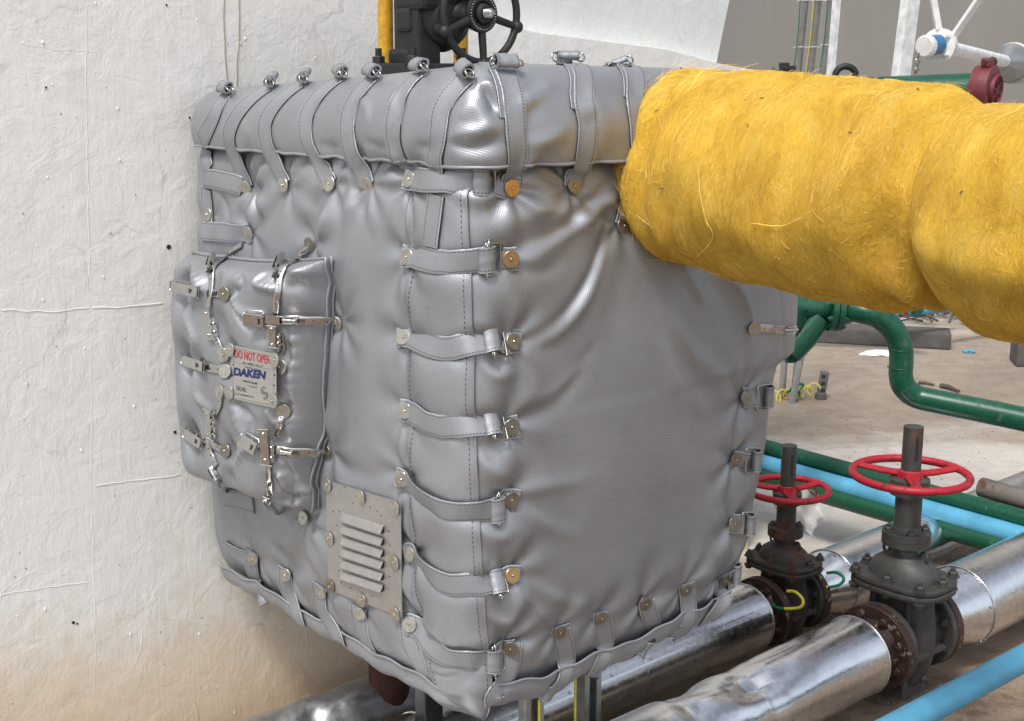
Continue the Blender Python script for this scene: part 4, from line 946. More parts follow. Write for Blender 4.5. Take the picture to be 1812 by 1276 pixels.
# =================================================================== YELLOW GLASS-WOOL PIPE
IP = thing('insulated_pipe', ab(.55, 0, 1.2), 'fat pipe wrapped in fluffy yellow glass wool coming out of the silver jacket', 'insulated pipe')
def wool_lobe(s0, s1, r, cz0, cz1, endL, endR, seed, a_c=.50, name='wool_wrap', tiltL=0.0, ridge=None):
    nt_, nth = 170, 220; t = np.linspace(0, 1, nt_); th = np.linspace(0, 2 * math.pi, nth, endpoint=False)
    T_, TH = np.meshgrid(t, th, indexing='ij')
    cz = cz0 + (cz1 - cz0) * T_
    # end rounding
    eL = np.clip(T_ / endL, 0, 1); eR = np.clip((1 - T_) / endR, 0, 1)
    k = np.sqrt(np.clip(1 - (1 - eL) ** 2, 0, 1)) ** .8 * np.sqrt(np.clip(1 - (1 - eR) ** 2, 0, 1)) ** .8
    cx = np.cos(TH); sz_ = np.sin(TH)
    S_ = s0 + (s1 - s0) * T_ + tiltL * sz_ * (T_ - .5) * 2
    rng2 = np.random.default_rng(seed); f = np.zeros(T_.shape)
    P3 = np.stack([S_, r * cx, r * sz_], -1)
    for q in range(26):
        v = rng2.normal(size=3); v[0] *= .6; fr = rng2.uniform(14, 60); v = v / np.linalg.norm(v) * fr; f += np.sin(P3 @ v + rng2.uniform(0, 6.28)) * (.016 / (1 + fr / 16))
    rr = r * (.34 + .66 * k) * (1) + f * .33 + .016 * np.clip(T_ * 1.3, 0, 1) * (s0 < 0) - r * .35 * (k < .02) 
    if ridge is not None: rr = rr + ridge(T_, TH)
    ax = np.array(NV); ux = np.array(U)
    X = np.array(A0)[None, None] + ux * a_c + ax * S_[..., None] + ux * (rr * cx)[..., None]; X[..., 2] += cz + rr * sz_
    X[..., 2] += 0
    uv = np.stack([TH * r, S_], -1)
    return X, uv
def bump1(T_, TH):
    # circumferential windings near the jacket and deep folds near the pinch
    d = .006 * np.sin(T_ * 70 + 1.5 * np.sin(TH * 2)) * np.exp(-((T_ - .12) / .12) ** 2)
    d = d - .016 * np.exp(-((T_ - .93 - .03 * np.sin(TH)) / .05) ** 2)
    for tc_, thc, dp_, wt_, wth in ((.93, math.pi * 1.12, -.035, .05, .5), (.90, math.pi * 1.42, -.020, .06, .35), (.93, math.pi * .86, -.022, .05, .4)): d += dp_ * np.exp(-((T_ - tc_) / wt_) ** 2 - ((TH - thc) / wth) ** 2)
    return d
X1, uv1 = wool_lobe(-.03, .608, .176, 1.436, 1.402, .09, .095, 5, ridge=bump1, tiltL=.018)
X2w, uv2w = wool_lobe(.580, 1.25, .180, 1.394, 1.385, .10, .05, 9, tiltL=.02)
for X, uv in ((X1, uv1), (X2w, uv2w)):
    mb = MB(); mb.grid(X, closeu=True, uv=uv, flip=True)
    for e in (0, -1): mb.add(X[e].tolist(), [list(range(X.shape[1]))], 0, True, uv[e].tolist())
    mb.build('wool_wrap', M['wool'], IP)
pc = A0 + U * .50 + ZUP * 1.42; mb = MB(); mb.tube([pc - NV * .12, pc + NV * 1.2 - ZUP * .05], .07, 24); mb.build('inner_pipe', M['rustd'], IP)
# loose fibres all over the wool
fb = MB(); fv = []; ff = []
def fibres(X, n, lmin, lmax, lift, wdt=.00045, t0=0, t1=1, out=.25):
    nt_, nth = X.shape[:2]; cen_ = X.mean(1)
    for _ in range(n):
        i = int(rng.uniform(t0, t1) * (nt_ - 2)) + 0; j = int(rng.integers(0, nth)); p = X[i, j]; n_ = p - cen_[i]; n_ = n_ / (np.linalg.norm(n_) + 1e-9)
        if n_ @ np.array(CAM - Vector(p)) < -.25: continue
        a = X[min(i + 1, nt_ - 1), j] - X[i, j]; a /= np.linalg.norm(a) + 1e-9; c_ = np.cross(n_, a)
        al = rng.normal(1.25, .6); d = a * math.cos(al) + c_ * math.sin(al) + n_ * rng.uniform(-.05, out); L = rng.uniform(lmin, lmax); K = 5
        q = p + n_ * rng.uniform(-.001, lift); pts_ = [q]; curl = rng.normal(size=3) * .35
        for k in range(K - 1):
            d = d + curl * (L / K) * 30 * .4 - n_ * .12; d /= np.linalg.norm(d); q = q + d * (L / K); pts_.append(q)
        b = len(fv); sd_ = np.cross(d, np.array(CAM) - p); sd_ = sd_ / np.linalg.norm(sd_)
        sd_ = np.cross(d, rng.normal(size=3)); sd_ /= np.linalg.norm(sd_)
        for k, q in enumerate(pts_):
            wk = wdt * (1 - k / (K - .5)) + .00008; fv.append(q - sd_ * wk); fv.append(q + sd_ * wk)
        for k in range(K - 1): ff.append((b + 2 * k, b + 2 * k + 1, b + 2 * k + 3, b + 2 * k + 2))
fibres(X1, 20000, .012, .035, .001, .00016, 0, 1, .06); fibres(X2w, 15000, .012, .035, .001, .00016, 0, 1, .06); fibres(X1, 900, .02, .05, .002, .00025, 0, 1, .35); fibres(X2w, 500, .02, .05, .002, .00025, 0, 1, .35)
fibres(X1, 2200, .015, .04, .003, .0003, 0, .08, .8); fibres(X1, 7000, .006, .018, .001, .0002, 0, 1, .9); fibres(X2w, 5000, .006, .018, .001, .0002, 0, 1, .9); fibres(X1, 400, .04, .09, .003, .0004, .0, .3, .6)
fb.add(fv, ff, 0, True); fo = fb.build('loose_fibres', M['fib'], IP); fo['kind'] = 'stuff'
# stray strands
bvW = tris_bvh([X1, X2w])
for pts in ([(1252, 395), (1262, 420), (1238, 450), (1212, 468)], [(1236, 300), (1240, 350), (1252, 400)], [(1560, 160), (1570, 120), (1595, 130)], [(1330, 395), (1380, 400), (1420, 385)]):
    P = catmull([hit(bvW, *p)[0] + (CAM - hit(bvW, *p)[0]).normalized() * .006 for p in pts], 16); MB().tube(P, .0008, 5).build('stray_strand', M['fib'], IP)
for x, y in ((1324, 223), (1505, 236), (1702, 340), (1172, 333), (1625, 160), (1162, 196), (1348, 175)):
    p, n = hit(bvW, x, y); MB().box(p + n * .002, .006, .0015, .0015, Matrix.Rotation(x * 1.0, 3, 'Y'), 0).build('dirt_fleck', M['wood'], IP)
# =================================================================== PIPES ON THE GROUND WITH GATE VALVES
PU = U.copy()
def clad_pipe(p0, p1, r, label, dent=0, dull=False, cone=None, group=None, rings=(), mat=None, flange=None, seam=True):
    p0 = Vector(p0); p1 = Vector(p1); t = (p1 - p0); L = t.length; t = t.normalized(); N = t.cross(ZUP).normalized(); B = N.cross(t)
    root = thing('clad_pipe', p0 - ZUP * r, label, 'pipe', group)
    nL = max(20, int(L / .012)); nT = 96; S_, TH = np.meshgrid(np.linspace(0, L, nL), np.linspace(0, 2 * math.pi, nT, endpoint=False), indexing='ij')
    rr = r + 0 * S_
    if dent:
        rg = np.random.default_rng(dent)
        for k in range(20):      # crumpled facets
            s0 = rg.uniform(.12, L * .95) if k > 6 else rg.uniform(.25, .7); th0 = rg.uniform(.2, math.pi - .2); an = rg.uniform(0, 3.14); w1, w2 = rg.uniform(.03, .09), rg.uniform(.05, .16)
            x = (S_ - s0); y = (TH - th0) * r; u_ = x * math.cos(an) + y * math.sin(an); v_ = -x * math.sin(an) + y * math.cos(an)
            rr -= rg.uniform(.004, .013) * np.maximum(0, 1 - np.abs(u_) / w1) * np.exp(-(v_ / w2) ** 2)
    if cone:
        rr = np.where(S_ < cone, r * (.66 + .34 * S_ / cone), rr)
    ctr = np.array(p0) + np.array(t) * S_[..., None]; X = ctr + np.array(N) * (rr * np.cos(TH))[..., None] + np.array(B) * (rr * np.sin(TH))[..., None]
    mb = MB(); mb.grid(X, closeu=True); mb.add(X[0].tolist(), [list(range(nT))[::-1]], 0, False); mb.add(X[-1].tolist(), [list(range(nT))], 0, False)
    m_ = mat or (M['cladd'] if dull else M['clad']); mb.build('cladding', m_, root)
    mb = MB()
    for s_ in list(rings): mb.torus(p0 + t * s_, t, r + .0008, .0022, 96, 6)
    if not dent: 
        q = -N * math.cos(.5) + B * math.sin(.5); 
        a_, b_ = (cone or 0.01), L; 
        w3 = t.cross(q); 
        mb.add([p0 + t * a_ + q * (r + .0016) - w3 * .0, p0 + t * b_ + q * (r + .0016), p0 + t * b_ + (q * (r - .0006) + w3 * .012), p0 + t * a_ + (q * (r - .0006) + w3 * .012)], [(0, 1, 2, 3)], 0, False)
        mb.add([p0 + t * a_ + q * (r + .0016), p0 + t * b_ + q * (r + .0016), p0 + t * b_ + q * (r - .002), p0 + t * a_ + q * (r - .002)], [(3, 2, 1, 0)], 0, False)
        k = a_ + .05
        while k < min(L, 2.2): mb.lathe(p0 + t * k + q * (r + .001) + w3 * .006, q, [(0, .004), (.002, .0035), (.003, .001)], 10); k += .14
    if mb.v: mb.build('seam', m_, root)
    if cone:
        mb = MB(); mb.torus(p0 + t * cone, t, r + .001, .0028, 96, 6)
        for k in range(6): an = k * 1.05 + .3; q = N * math.cos(an) + B * math.sin(an); mb.lathe(p0 + t * (cone - .012) + q * (r * .97), q, [(0, .004), (.003, .0035), (.004, .001)], 10)
        mb.build('cone_collar', m_, root)
    return root
def gate_valve(c, ax, up, s, matb, label, wheel_rot, wheel_r, stem_top, name='gate_valve', flr=.11):
    """c: point on the pipe axis; ax: pipe direction; s: size factor"""
    c = Vector(c); ax = Vector(ax).normalized(); up = Vector(up).normalized(); sd_ = ax.cross(up).normalized(); up = sd_.cross(ax).normalized()
    root = thing(name, c - up * .16 * s, label, 'valve', 'gate valves on the metal-clad pipes')
    Mx = Matrix((ax, sd_, up)).transposed()
    def Pn(x, y, z): return c + ax * x * s + sd_ * y * s + up * z * s * .76
    mb = MB()                                # body: flat oval casting, wide between the flanges at pipe height
    rows = []; K = 40
    for z, hx, hy in ((-.165, .030, .045), (-.16, .042, .062), (-.13, .047, .078), (-.06, .050, .092), (0, .052, .098), (.06, .050, .094), (.12, .046, .088), (.165, .046, .086), (.178, .052, .090)):
        row = []
        for k in range(K):
            a = 2 * math.pi * k / K; cx, cy = math.cos(a), math.sin(a); e = 2.6; f_ = (abs(cx) ** e + abs(cy) ** e) ** (-1 / e); row.append(list(Pn(cx * f_ * hx, cy * f_ * hy, z)))
        rows.append(row)
    mb.grid(np.array(rows), closeu=True); mb.add(rows[0], [list(range(K))[::-1]], 0, False); mb.add(rows[-1], [list(range(K))], 0, False)
    mb.lathe(Pn(-.085, 0, 0), ax, [(0, .075 * s), (.17 * s, .075 * s)], 32)
    for y in (-.05, .05): mb.box(Pn(0, y, .0), .112 * s, .010 * s, .30 * s, Mx, 0, .003)
    mb.box(Pn(0, 0, -.03), .125 * s, .19 * s, .018 * s, Mx, 0, .004); mb.lathe(Pn(0, 0, -.19), up, [(0, .03 * s), (.03 * s, .04 * s)], 20); mb.bolt(Pn(.0, .070, -.13), sd_, .014 * s)
    for q in range(5): mb.box(Pn(-.02 + .0 * q, -.0985, .05 - q * .016), .022 * s, .004 * s, .008 * s, Mx, 0, .001)   # cast marks
    mb.build('valve_body', matb, root)
    for sgn in (-1, 1):
        mb = MB(); p = Pn(.085 * sgn, 0, 0); a = ax * sgn; fr2 = flr * s
        mb.lathe(p, a, [(0, fr2 * .96), (.002, fr2), (.016 * s, fr2), (.018 * s, fr2 * .97)], 64)
        for k in range(8):
            an = math.pi / 8 + k * math.pi / 4; q = (sd_ * math.cos(an) + up * math.sin(an)) * fr2 * .80; mb.bolt(p + q - a * .001, -a, .0115 * s)
        mb.build('flange', matb, root)
    for z, nmx in ((.180, 'body_flange'), (.203, 'bonnet_flange')):
        mb = MB(); rows = []; K = 48; hx, hy = .098, .128
        for zz_, f0 in ((z, .985), (z + .002, 1), (z + .018, 1), (z + .0205, .985)):
            row = []
            for k in range(K):
                a = 2 * math.pi * k / K; cx, cy = math.cos(a), math.sin(a); e = 3.2; f_ = (abs(cx) ** e + abs(cy) ** e) ** (-1 / e) * f0; row.append(list(Pn(cx * f_ * hx, cy * f_ * hy, zz_)))
            rows.append(row)
        mb.grid(np.array(rows), closeu=True); mb.add(rows[0], [list(range(K))[::-1]], 0, False); mb.add(rows[-1], [list(range(K))], 0, False)
        mb.build(nmx, matb, root)
    for x, y in ((-.078, -.095), (-.078, 0), (-.078, .095), (.078, -.095), (.078, 0), (.078, .095), (0, -.112), (0, .112)):
        mb = MB(); mb.bolt(Pn(x, y, .2235), up, .0125 * s); mb.build('bonnet_bolt', matb, root); mb = MB(); mb.bolt(Pn(x, y, .180), -up, .0115 * s, stud=False); mb.build('bonnet_nut', matb, root)
    mb = MB(); rows = []
    for z, hx, hy in ((.222, .072, .098), (.235, .070, .096), (.262, .062, .086), (.285, .048, .062), (.298, .036, .040), (.315, .034, .034), (.335, .034, .034)):
        rows.append([list(Pn(math.cos(a) * hx, math.sin(a) * hy, z)) for a in [2 * math.pi * k / 36 for k in range(36)]])
    mb.grid(np.array(rows), closeu=True)
    for y in (-.055, .055): mb.torus(Pn(0, y, .300), ax * .8 + sd_ * .3, .013 * s, .004 * s, 20, 8)
    mb.build('bonnet', matb, root)
    mb = MB(); zf = .335
    mb.lathe(Pn(0, 0, zf), up, [(0, .062 * s), (.016 * s, .062 * s), (.018 * s, .058 * s)], 32); mb.lathe(Pn(0, 0, zf + .022), up, [(0, .062 * s), (.016 * s, .062 * s), (.018 * s, .058 * s)], 32); mb.lathe(Pn(0, 0, zf + .015), up, [(0, .052 * s), (.012 * s, .052 * s)], 32)
    for k in range(4): an = math.pi / 4 + k * math.pi / 2; mb.bolt(Pn(.047 * math.cos(an), .047 * math.sin(an), zf + .040), up, .011 * s)
    mb.build('gland_flange', matb, root)
    zt = stem_top / s / .76 * .81; zw = zt - .125 / s / .76 * 1.02
    mb = MB(); mb.lathe(Pn(0, 0, zf + .038), up, [(0, .040 * s), (.02 * s, .034 * s), ((zw - zf) * .76 * s - .085 * s, .034 * s), ((zw - zf) * .76 * s - .080 * s, .050 * s), ((zw - zf) * .76 * s - .040 * s, .050 * s), ((zw - zf) * .76 * s - .036 * s, .036 * s)], 32); mb.build('yoke', matb, root)
    mb = MB(); rs = .0250 * max(s, .86); z0 = zw - .02; Kk = 24
    mb.lathe(Pn(0, 0, z0), up, [(0, rs), ((zt - z0) * s * .76, rs), ((zt - z0) * s * .76 + .001, rs * .86)], 28)
    view = (CAM - c); view = (view - up * view.dot(up)).normalized(); sl = (view * .9 + view.cross(up) * -.45).normalized(); wl = up.cross(sl).normalized()
    Ms = Matrix((sl, wl, up)).transposed(); mb.box(Pn(0, 0, zt) - up * .052 + sl * rs * .62, rs * .9, rs * .36, .062, Ms, 1, .003)
    mb.build('stem_cover', [matb if s > .95 else M['valve'], M['dark']], root)
    mb = MB(); cw = Pn(0, 0, zw); Rw = wheel_r; mb.torus(cw, up, Rw, .0105 * (s ** .5), 72, 12)
    mb.lathe(cw - up * .012, up, [(0, .034 * s), (.022, .030 * s), (.026, .024 * s)], 24)
    for k in range(3):
        an = wheel_rot + k * 2 * math.pi / 3; d = ax * math.cos(an) + sd_ * math.sin(an); e_ = up.cross(d)
        for o_ in (-1, 1): mb.tube([cw + d * .022 + e_ * o_ * .012, cw + d * Rw * .55 + e_ * o_ * .006 - up * .004, cw + d * Rw * .99 + e_ * o_ * .009], [.007, .006, .006], 8)
        mb.tube([cw + d * .022, cw + d * Rw], .007, 8)
    mb.build('handwheel', M['red'], root)
    return root
def rusty_flange(c, ax, r, label, n=8, thick=.022, group='rusty pipe flanges bolted to the valves', hub=None, nm_='pipe_flange'):
    c = Vector(c); ax = Vector(ax).normalized(); N = ax.cross(ZUP).normalized(); B = N.cross(ax); root = thing(nm_, c - ZUP * r, label, 'flange', group)
    mb = MB(); mb.lathe(c, ax, [(0, r * .98), (.002, r), (thick, r), (thick + .002, r * .97)], 64); mb.lathe(c - ax * .05, ax, [(0, r * .55), (.03, r * .62), (.052, r * .72)], 40)
    mb.build('flange_disc', M['rust'], root)
    for k in range(n): an = math.pi / n + k * 2 * math.pi / n; mb = MB(); mb.bolt(c + (N * math.cos(an) + B * math.sin(an)) * r * .79, -ax, .0125 * r / .11); mb.build('bolt', M['rust'], root)
    return root
ZA = .165
V1 = onz(1592, 1122, ZA); u1 = PU
gate_valve(V1, PU, ZUP, 1.0, M['valve'], 'larger grey gate valve with big red handwheel, nearer the camera', .35, .145, .70)
n1 = thing
rusty_flange(V1 - PU * .130, PU, .112, 'rusty round flange with bolts and paint chips on the near side of the larger valve')
clad_pipe(V1 - PU * .195, V1 - PU * 2.9, .101, 'bright crumpled metal-clad pipe in the bottom foreground, leading to the larger valve', dent=4, group='metal-clad pipes', rings=(.004,))
rusty_flange(V1 + PU * .130, -PU, .112, 'dark flange on the far side of the larger valve beside the cone cladding')
clad_pipe(V1 + PU * .165, V1 + PU * 4.2, .112, 'bright metal-clad pipe with cone end running right from the larger valve', cone=.12, group='metal-clad pipes', rings=(.12, .9, 1.8))
s2 = .80; ZA2 = .135
V2 = onz(1384, 1066, ZA2)
gate_valve(V2, PU, ZUP, s2, M['valver'], 'smaller rusty gate valve with small red handwheel, farther from the camera', .2, .113, .575)
rusty_flange(V2 - PU * .105, PU, .098, 'rusty brown flange on the near side of the smaller valve')
clad_pipe(V2 - PU * .15, V2 - PU * 3.0, .092, 'smooth metal-clad pipe passing under the silver jacket to the smaller valve', group='metal-clad pipes', rings=(.006, .5, 1.1, 1.14))
rusty_flange(V2 + PU * .105, -PU, .095, 'dark flange on the far side of the smaller valve')
clad_pipe(V2 + PU * .135, V2 + PU * 5, .100, 'bright metal-clad pipe with cone end running right from the smaller valve', cone=.09, group='metal-clad pipes', rings=(.09, .8, 1.5))
# bonding wires across the flanges
def wire(name, pts, r, mats, label, cat='cable', group=None, n=30):
    P = catmull(pts, n); root = thing(name, P[0], label, cat, group); mb = MB(); k = int(n * .25)
    if len(mats) == 1: mb.tube(P, r, 8, 0)
    else: mb.tube(P[:k + 1], r, 8, 1); mb.tube(P[k:], r, 8, 0)
    mb.build('sheath', mats, root); return root
def near(px, py, p, n=None): return onplane(px, py, p, n or (CAM - p).normalized())
q = V2 - PU * .10 + NV * .07; wire('bonding_cable', [near(1367, 1071, q + NV * .06), near(1382, 1077, q + NV * .09), near(1415, 1075, q + NV * .11), near(1421, 1062, q + NV * .11), near(1408, 1048, q + NV * .09), near(1393, 1046, q + NV * .06)], .0045, [M['wireY'], M['wireG']], 'yellow grounding cable looped across the rusty flange of the smaller valve')
q = V2 + PU * .10 + NV * .06; wire('bonding_cable', [near(1441, 1033, q + NV * .05), near(1460, 1039, q + NV * .06), near(1485, 1035, q + NV * .07), near(1493, 1023, q + NV * .07), near(1480, 1013, q + NV * .05), near(1463, 1014, q + NV * .03)], .0045, [M['wireG'], M['wireY']], 'green grounding cable looped across the far flange of the smaller valve')
# litter bag and wire tag on the small valve
zb = .42; q = V2 + NV * .05; BGp = [[(1424, 868), (1436, 866), (1446, 872)], [(1420, 890), (1436, 892), (1450, 896)], [(1422, 912), (1440, 914), (1456, 910)], [(1426, 934), (1440, 936), (1450, 922)], [(1434, 948), (1437, 948), (1440, 942)]]
bg_ = thing('plastic_bag', near(1436, 948, q), 'torn clear plastic bag with red marks hanging from the smaller red handwheel', 'plastic bag')
rows = [[list(near(x, y, q + NV * (.0 + .014 * math.sin(i * 2.1 + j * 1.7)))) for j, (x, y) in enumerate(rw)] for i, rw in enumerate(BGp)]
G_ = np.array(rows); 
def densify(G, k):
    G = np.array([[list(v) for v in catmull(r_, k)] for r_ in G]); G = G.transpose(1, 0, 2); G = np.array([[list(v) for v in catmull(r_, k)] for r_ in G]); return G.transpose(1, 0, 2)
G_ = densify(G_, 16); jit = np.array([[noise.noise(Vector(p) * 60) for p in r_] for r_ in G_]); G_ = G_ + np.array(NV) * (jit * .014)[..., None]
MB().grid(G_).grid(G_[:, ::-1] - np.array(NV) * .006).build('bag_film', M['bag'], bg_)
mb = MB(); mb.tube([near(1430, 866, q + NV * .012), near(1445, 880, q + NV * .012)], .0022, 6); mb.tube([near(1443, 862, q + NV * .012), near(1446, 880, q + NV * .012)], .002, 6); mb.build('red_tie', M['red_pr'], bg_)
P = catmull([near(1372, 868, q + NV * .06), near(1370, 890, q + NV * .07), near(1378, 902, q + NV * .07), near(1392, 884, q + NV * .05), near(1390, 866, q + NV * .05)], 20)
tag(MB().tube(P, .001, 6).build('wire_loop', M['steel']), 'thin bright wire loop hanging from the smaller red handwheel', 'wire')
# =================================================================== THE REST OF THE YARD
def pipe(name, pts, r, mat, label, cat='pipe', group=None, n=40, seg=28, smooth=True):
    P = catmull(pts, n) if (len(pts) > 2 and smooth) else [Vector(p) for p in pts]
    root = thing(name, P[0], label, cat, group); MB().tube(P, r, seg).build('pipe_run', mat, root); return root
# --- green flanged pipe with a long S bend, standing clear of the ground
YG = 3.95
def gp(x, y, yy=YG): return ony(x, y, yy)
P = [gp(1395, 540, 4.0), gp(1440, 545, 4.0), gp(1480, 546, 4.0), gp(1530, 553), gp(1556, 562), gp(1580, 583), gp(1593, 612), gp(1595, 640), gp(1594, 664), gp(1601, 686), gp(1622, 702), gp(1660, 711, 3.92), gp(1740, 727, 3.85), gp(1850, 750, 3.75)]
root = pipe('bent_green_pipe', P, .037, M['green'], 'glossy dark green pipe with an S bend in front of the open yard', 'pipe', None, 90)
fx = (gp(1500, 548, 4.0) - gp(1440, 545, 4.0)).normalized(); fc = gp(1466, 546, 4.0)
mb = MB(); mb.lathe(fc, fx, [(0, .072), (.018, .072)], 48); mb.build('flange', M['green'], root); mb = MB(); mb.lathe(fc + fx * .021, fx, [(0, .072), (.018, .072), (.022, .055), (.05, .045)], 48); mb.build('flange', M['green'], root)
for k in range(8):
    an = .4 + k * math.pi / 4; N_ = fx.cross(ZUP).normalized(); B_ = N_.cross(fx); q = (N_ * math.cos(an) + B_ * math.sin(an)) * .058
    mb = MB(); mb.bolt(fc + fx * .039 + q, fx, .008); mb.bolt(fc + q, -fx, .008); mb.build('bolt', M['green'], root)
for px_, py_ in ((1594, 618), (1592, 650)):
    MB().torus(gp(px_, py_), ZUP, .0372, .0016, 36, 6).build('weld_seam', M['green'], root)
P2 = [gp(1395, 620, 4.0), gp(1425, 592, 4.0), gp(1452, 560, 4.0)]
MB().tube(P2, [.05, .045, .04], 24).build('branch', M['green'], root)
MB().tube([gp(1398, 545, 4.0), gp(1400, 640, 4.0)], [.06, .02], 24).build('reducer', M['green'], root)
# --- straight green, blue, green pipes crossing the yard, lying on low supports
pA = [onz(1300, 777, .28), onz(1860, 932, .28)]; pipe('green_pipe', pA, .030, M['green'], 'straight dark green pipe running just above the long light blue pipe', 'pipe', 'straight pipes crossing the yard')
pB = [onz(1300, 806, .24), onz(1870, 967, .24)]; pipe('blue_pipe', pB, .032, M['blue'], 'long light blue plastic pipe crossing behind both gate valves', 'pipe', 'straight pipes crossing the yard')
pC = [onz(1300, 830, .20), onz(1870, 992, .20)]; pipe('green_pipe', pC, .032, M['green'], 'straight dark green pipe running just below the long light blue pipe', 'pipe', 'straight pipes crossing the yard')
pipe('blue_pipe', [onz(1560, 1300, .28), onz(1880, 1128, .28)], .030, M['blue'], 'light blue plastic pipe crossing the bottom right corner', 'pipe')
# rusty stub
sa, sb = onz(1737, 862, .32), onz(1890, 905, .32); st_ = thing('steel_stub_pipe', sa, 'open-ended grey pipe stub with rust entering from the right edge', 'pipe')
mb = MB(); t = (sb - sa).normalized(); mb.lathe(sa, t, [(.06, .024), (.0, .024), (0, .0315), ((sb - sa).length, .0315)], 36, 0, capped=False); mb.lathe(sa + t * .03, t, [(0, .024), (.001, .001)], 24, 1); mb.build('pipe_run', [M['stub'], M['dark']], st_)
# --- legs and rusty pipes below the jacket
def post(name, px, pyt, pyb, y, w_, d_, mat, label, cat='post', group=None, U1=None, U2=None):
    a = ony(px, pyt, y); b = Vector((a.x, a.y, 0)); root = thing(name, b, label, cat, group); h = a.z
    return root, a, b, h
r1, a, b, h = post('stand_leg', 758, 1180, 0, 2.62, 0, 0, None, 'dark grey square steel leg below the front left of the jacket', 'leg post')
mb = MB(); mb.box(b + ZUP * (.62 / 2), .045, .045, .62, Matrix.Rotation(R(35), 3, 'Z'), 0, .003); mb.build('leg_tube', M['post'], r1)
mb = MB(); mb.box(b + ZUP * .005, .12, .12, .01, Matrix.Rotation(R(35), 3, 'Z'), 0, .002); mb.build('foot_plate', M['post'], r1)
for px, yy, lb in ((940, 2.50, 'ribbed galvanised steel strut under the near corner of the jacket'), (1042, 2.62, 'ribbed galvanised steel strut right of the yellow cable, under the jacket')):
    a = ony(px, 1230, yy); rt_ = thing('channel_strut', Vector((a.x, a.y, 0)), lb, 'strut', 'galvanised struts under the jacket'); Ms = Matrix.Rotation(R(25), 3, 'Z')
    mb = MB(); 
    for dx in (-.019, .019): mb.box(Vector((a.x, a.y, .3)) + Ms @ Vector((dx, 0, 0)), .0025, .038, .6, Ms)
    mb.box(Vector((a.x, a.y, .3)) + Ms @ Vector((0, .018, 0)), .038, .0025, .6, Ms)
    for dx in (-.0135, .0135): mb.box(Vector((a.x, a.y, .3)) + Ms @ Vector((dx, -.0185, 0)), .0085, .0025, .6, Ms); mb.box(Vector((a.x, a.y, .3)) + Ms @ Vector((dx * .7, -.0145, 0)), .0018, .0085, .6, Ms)
    mb.build('channel', M['galv'], rt_)
for px, yy, lb in ((957, 2.46, 'thin yellow and green cable hanging left of the right-hand strut'), (1021, 2.55, 'thin yellow cable hanging straight down beside the right-hand strut')):
    a = ony(px, 1180, yy); wire('earth_cable', [Vector((a.x + .004, a.y, .56)), Vector((a.x - .003, a.y, .35)), Vector((a.x, a.y, .0))], .0028, [M['wireY']], lb)
# vertical rusty reducer behind the left leg
ra = onz(690, 1262, .10); ra = ony(690, 1255, 2.98); rr_ = thing('rusty_riser', Vector((ra.x, ra.y, .02)), 'dark rusty reducer pipe rising out of the dented grey cladding into the jacket', 'pipe')
mb = MB(); mb.lathe((ra.x, ra.y, .0), ZUP, [(0, .052), (.26, .050), (.36, .030), (.44, .027), (.62, .027)], 36); mb.build('riser_tube', M['rustd'], rr_)
rb = ony(852, 1262, 2.75); q = thing('rusty_riser', Vector((rb.x, rb.y, 0)), 'short rusty brown pipe stub peeking out below the jacket near corner', 'pipe'); mb = MB(); mb.lathe((rb.x, rb.y, 0), ZUP, [(0, .024), (.46, .024)], 24); mb.lathe((rb.x, rb.y, .30), ZUP, [(0, .036), (.02, .036)], 30); mb.build('riser_tube', M['rustd'], q)
# dented grey cladding along the foot of the wall
g0 = ony(330, 1340, 2.86); g1 = ony(1000, 1240, 3.35)
clad_pipe(Vector((-.95, 2.58, .03)), Vector((.02, 3.22, .085)), .080, 'dull dented metal-clad pipe lying along the foot of the white wall', dent=11, dull=True, group='metal-clad pipes')
# crumpled foil scraps round the risers
for i, (px, py, w_, lb) in enumerate(((822, 1262, .10, 'shiny crumpled foil scrap right of the dark steel leg'),)):
    o_ = ony(px, py, 2.92); K = 22; th0 = np.linspace(-1, 1, K); Xg, Yg = np.meshgrid(th0, th0); G_ = np.zeros((K, K, 3)); hh = np.array([[abs(noise.noise(Vector((x * 1.2 + 9, y * 1.2, 1)))) * .09 + abs(noise.noise(Vector((x * 3, y * 3, 3)))) * .015 for x in th0] for y in th0])
    G_[..., 0] = o_.x + Xg * w_ * .8 + .1 * hh; G_[..., 1] = o_.y + hh * .8 + .02 * Xg; G_[..., 2] = o_.z + Yg * w_ * .8
    rt_ = thing('foil_scrap', o_ - ZUP * w_, lb, 'metal scrap'); mb = MB(); mb.grid(G_, smooth=False); mb.grid(G_ + np.array([0, .002, 0]), smooth=False, flip=True); mb.build('foil', M['clad'], rt_)
# --- black gear valve and yellow pipes above the jacket
GY = 2.78
for px, tp, yy, lb in ((683, (681, 684), 2.86, 'yellow painted upright pipe with scraped base left of the black valve'), (815, (822, 815), 3.0, 'yellow painted upright pipe right of the black valve, behind its handwheel')):
    b_ = ony(px, 140, yy); rt_ = thing('yellow_pipe', b_ - ZUP * .08, lb, 'pipe', 'yellow upright pipes'); MB().tube([b_ - ZUP * .08, b_ + ZUP * .5 + Vector((.004, 0, 0))], .0165, 24).build('pipe_run', M['yellowp'], rt_)
gv = thing('gear_valve', ony(760, 135, GY) - ZUP * .06, 'black iron gear-operated valve standing on top of the jacket between yellow pipes', 'valve')
def g_(x, y, yy=GY): return ony(x, y, yy)
AX = NV.copy(); SD = U.copy(); MxG = Matrix((SD, -AX, ZUP)).transposed(); pxm = GY / F
mb = MB(); c0_ = g_(743, 122)
mb.box(c0_ - ZUP * .004, .155, .15, .030, MxG, 0, .004); mb.box(c0_ - ZUP * .035, .16, .155, .02, MxG, 0, .004)
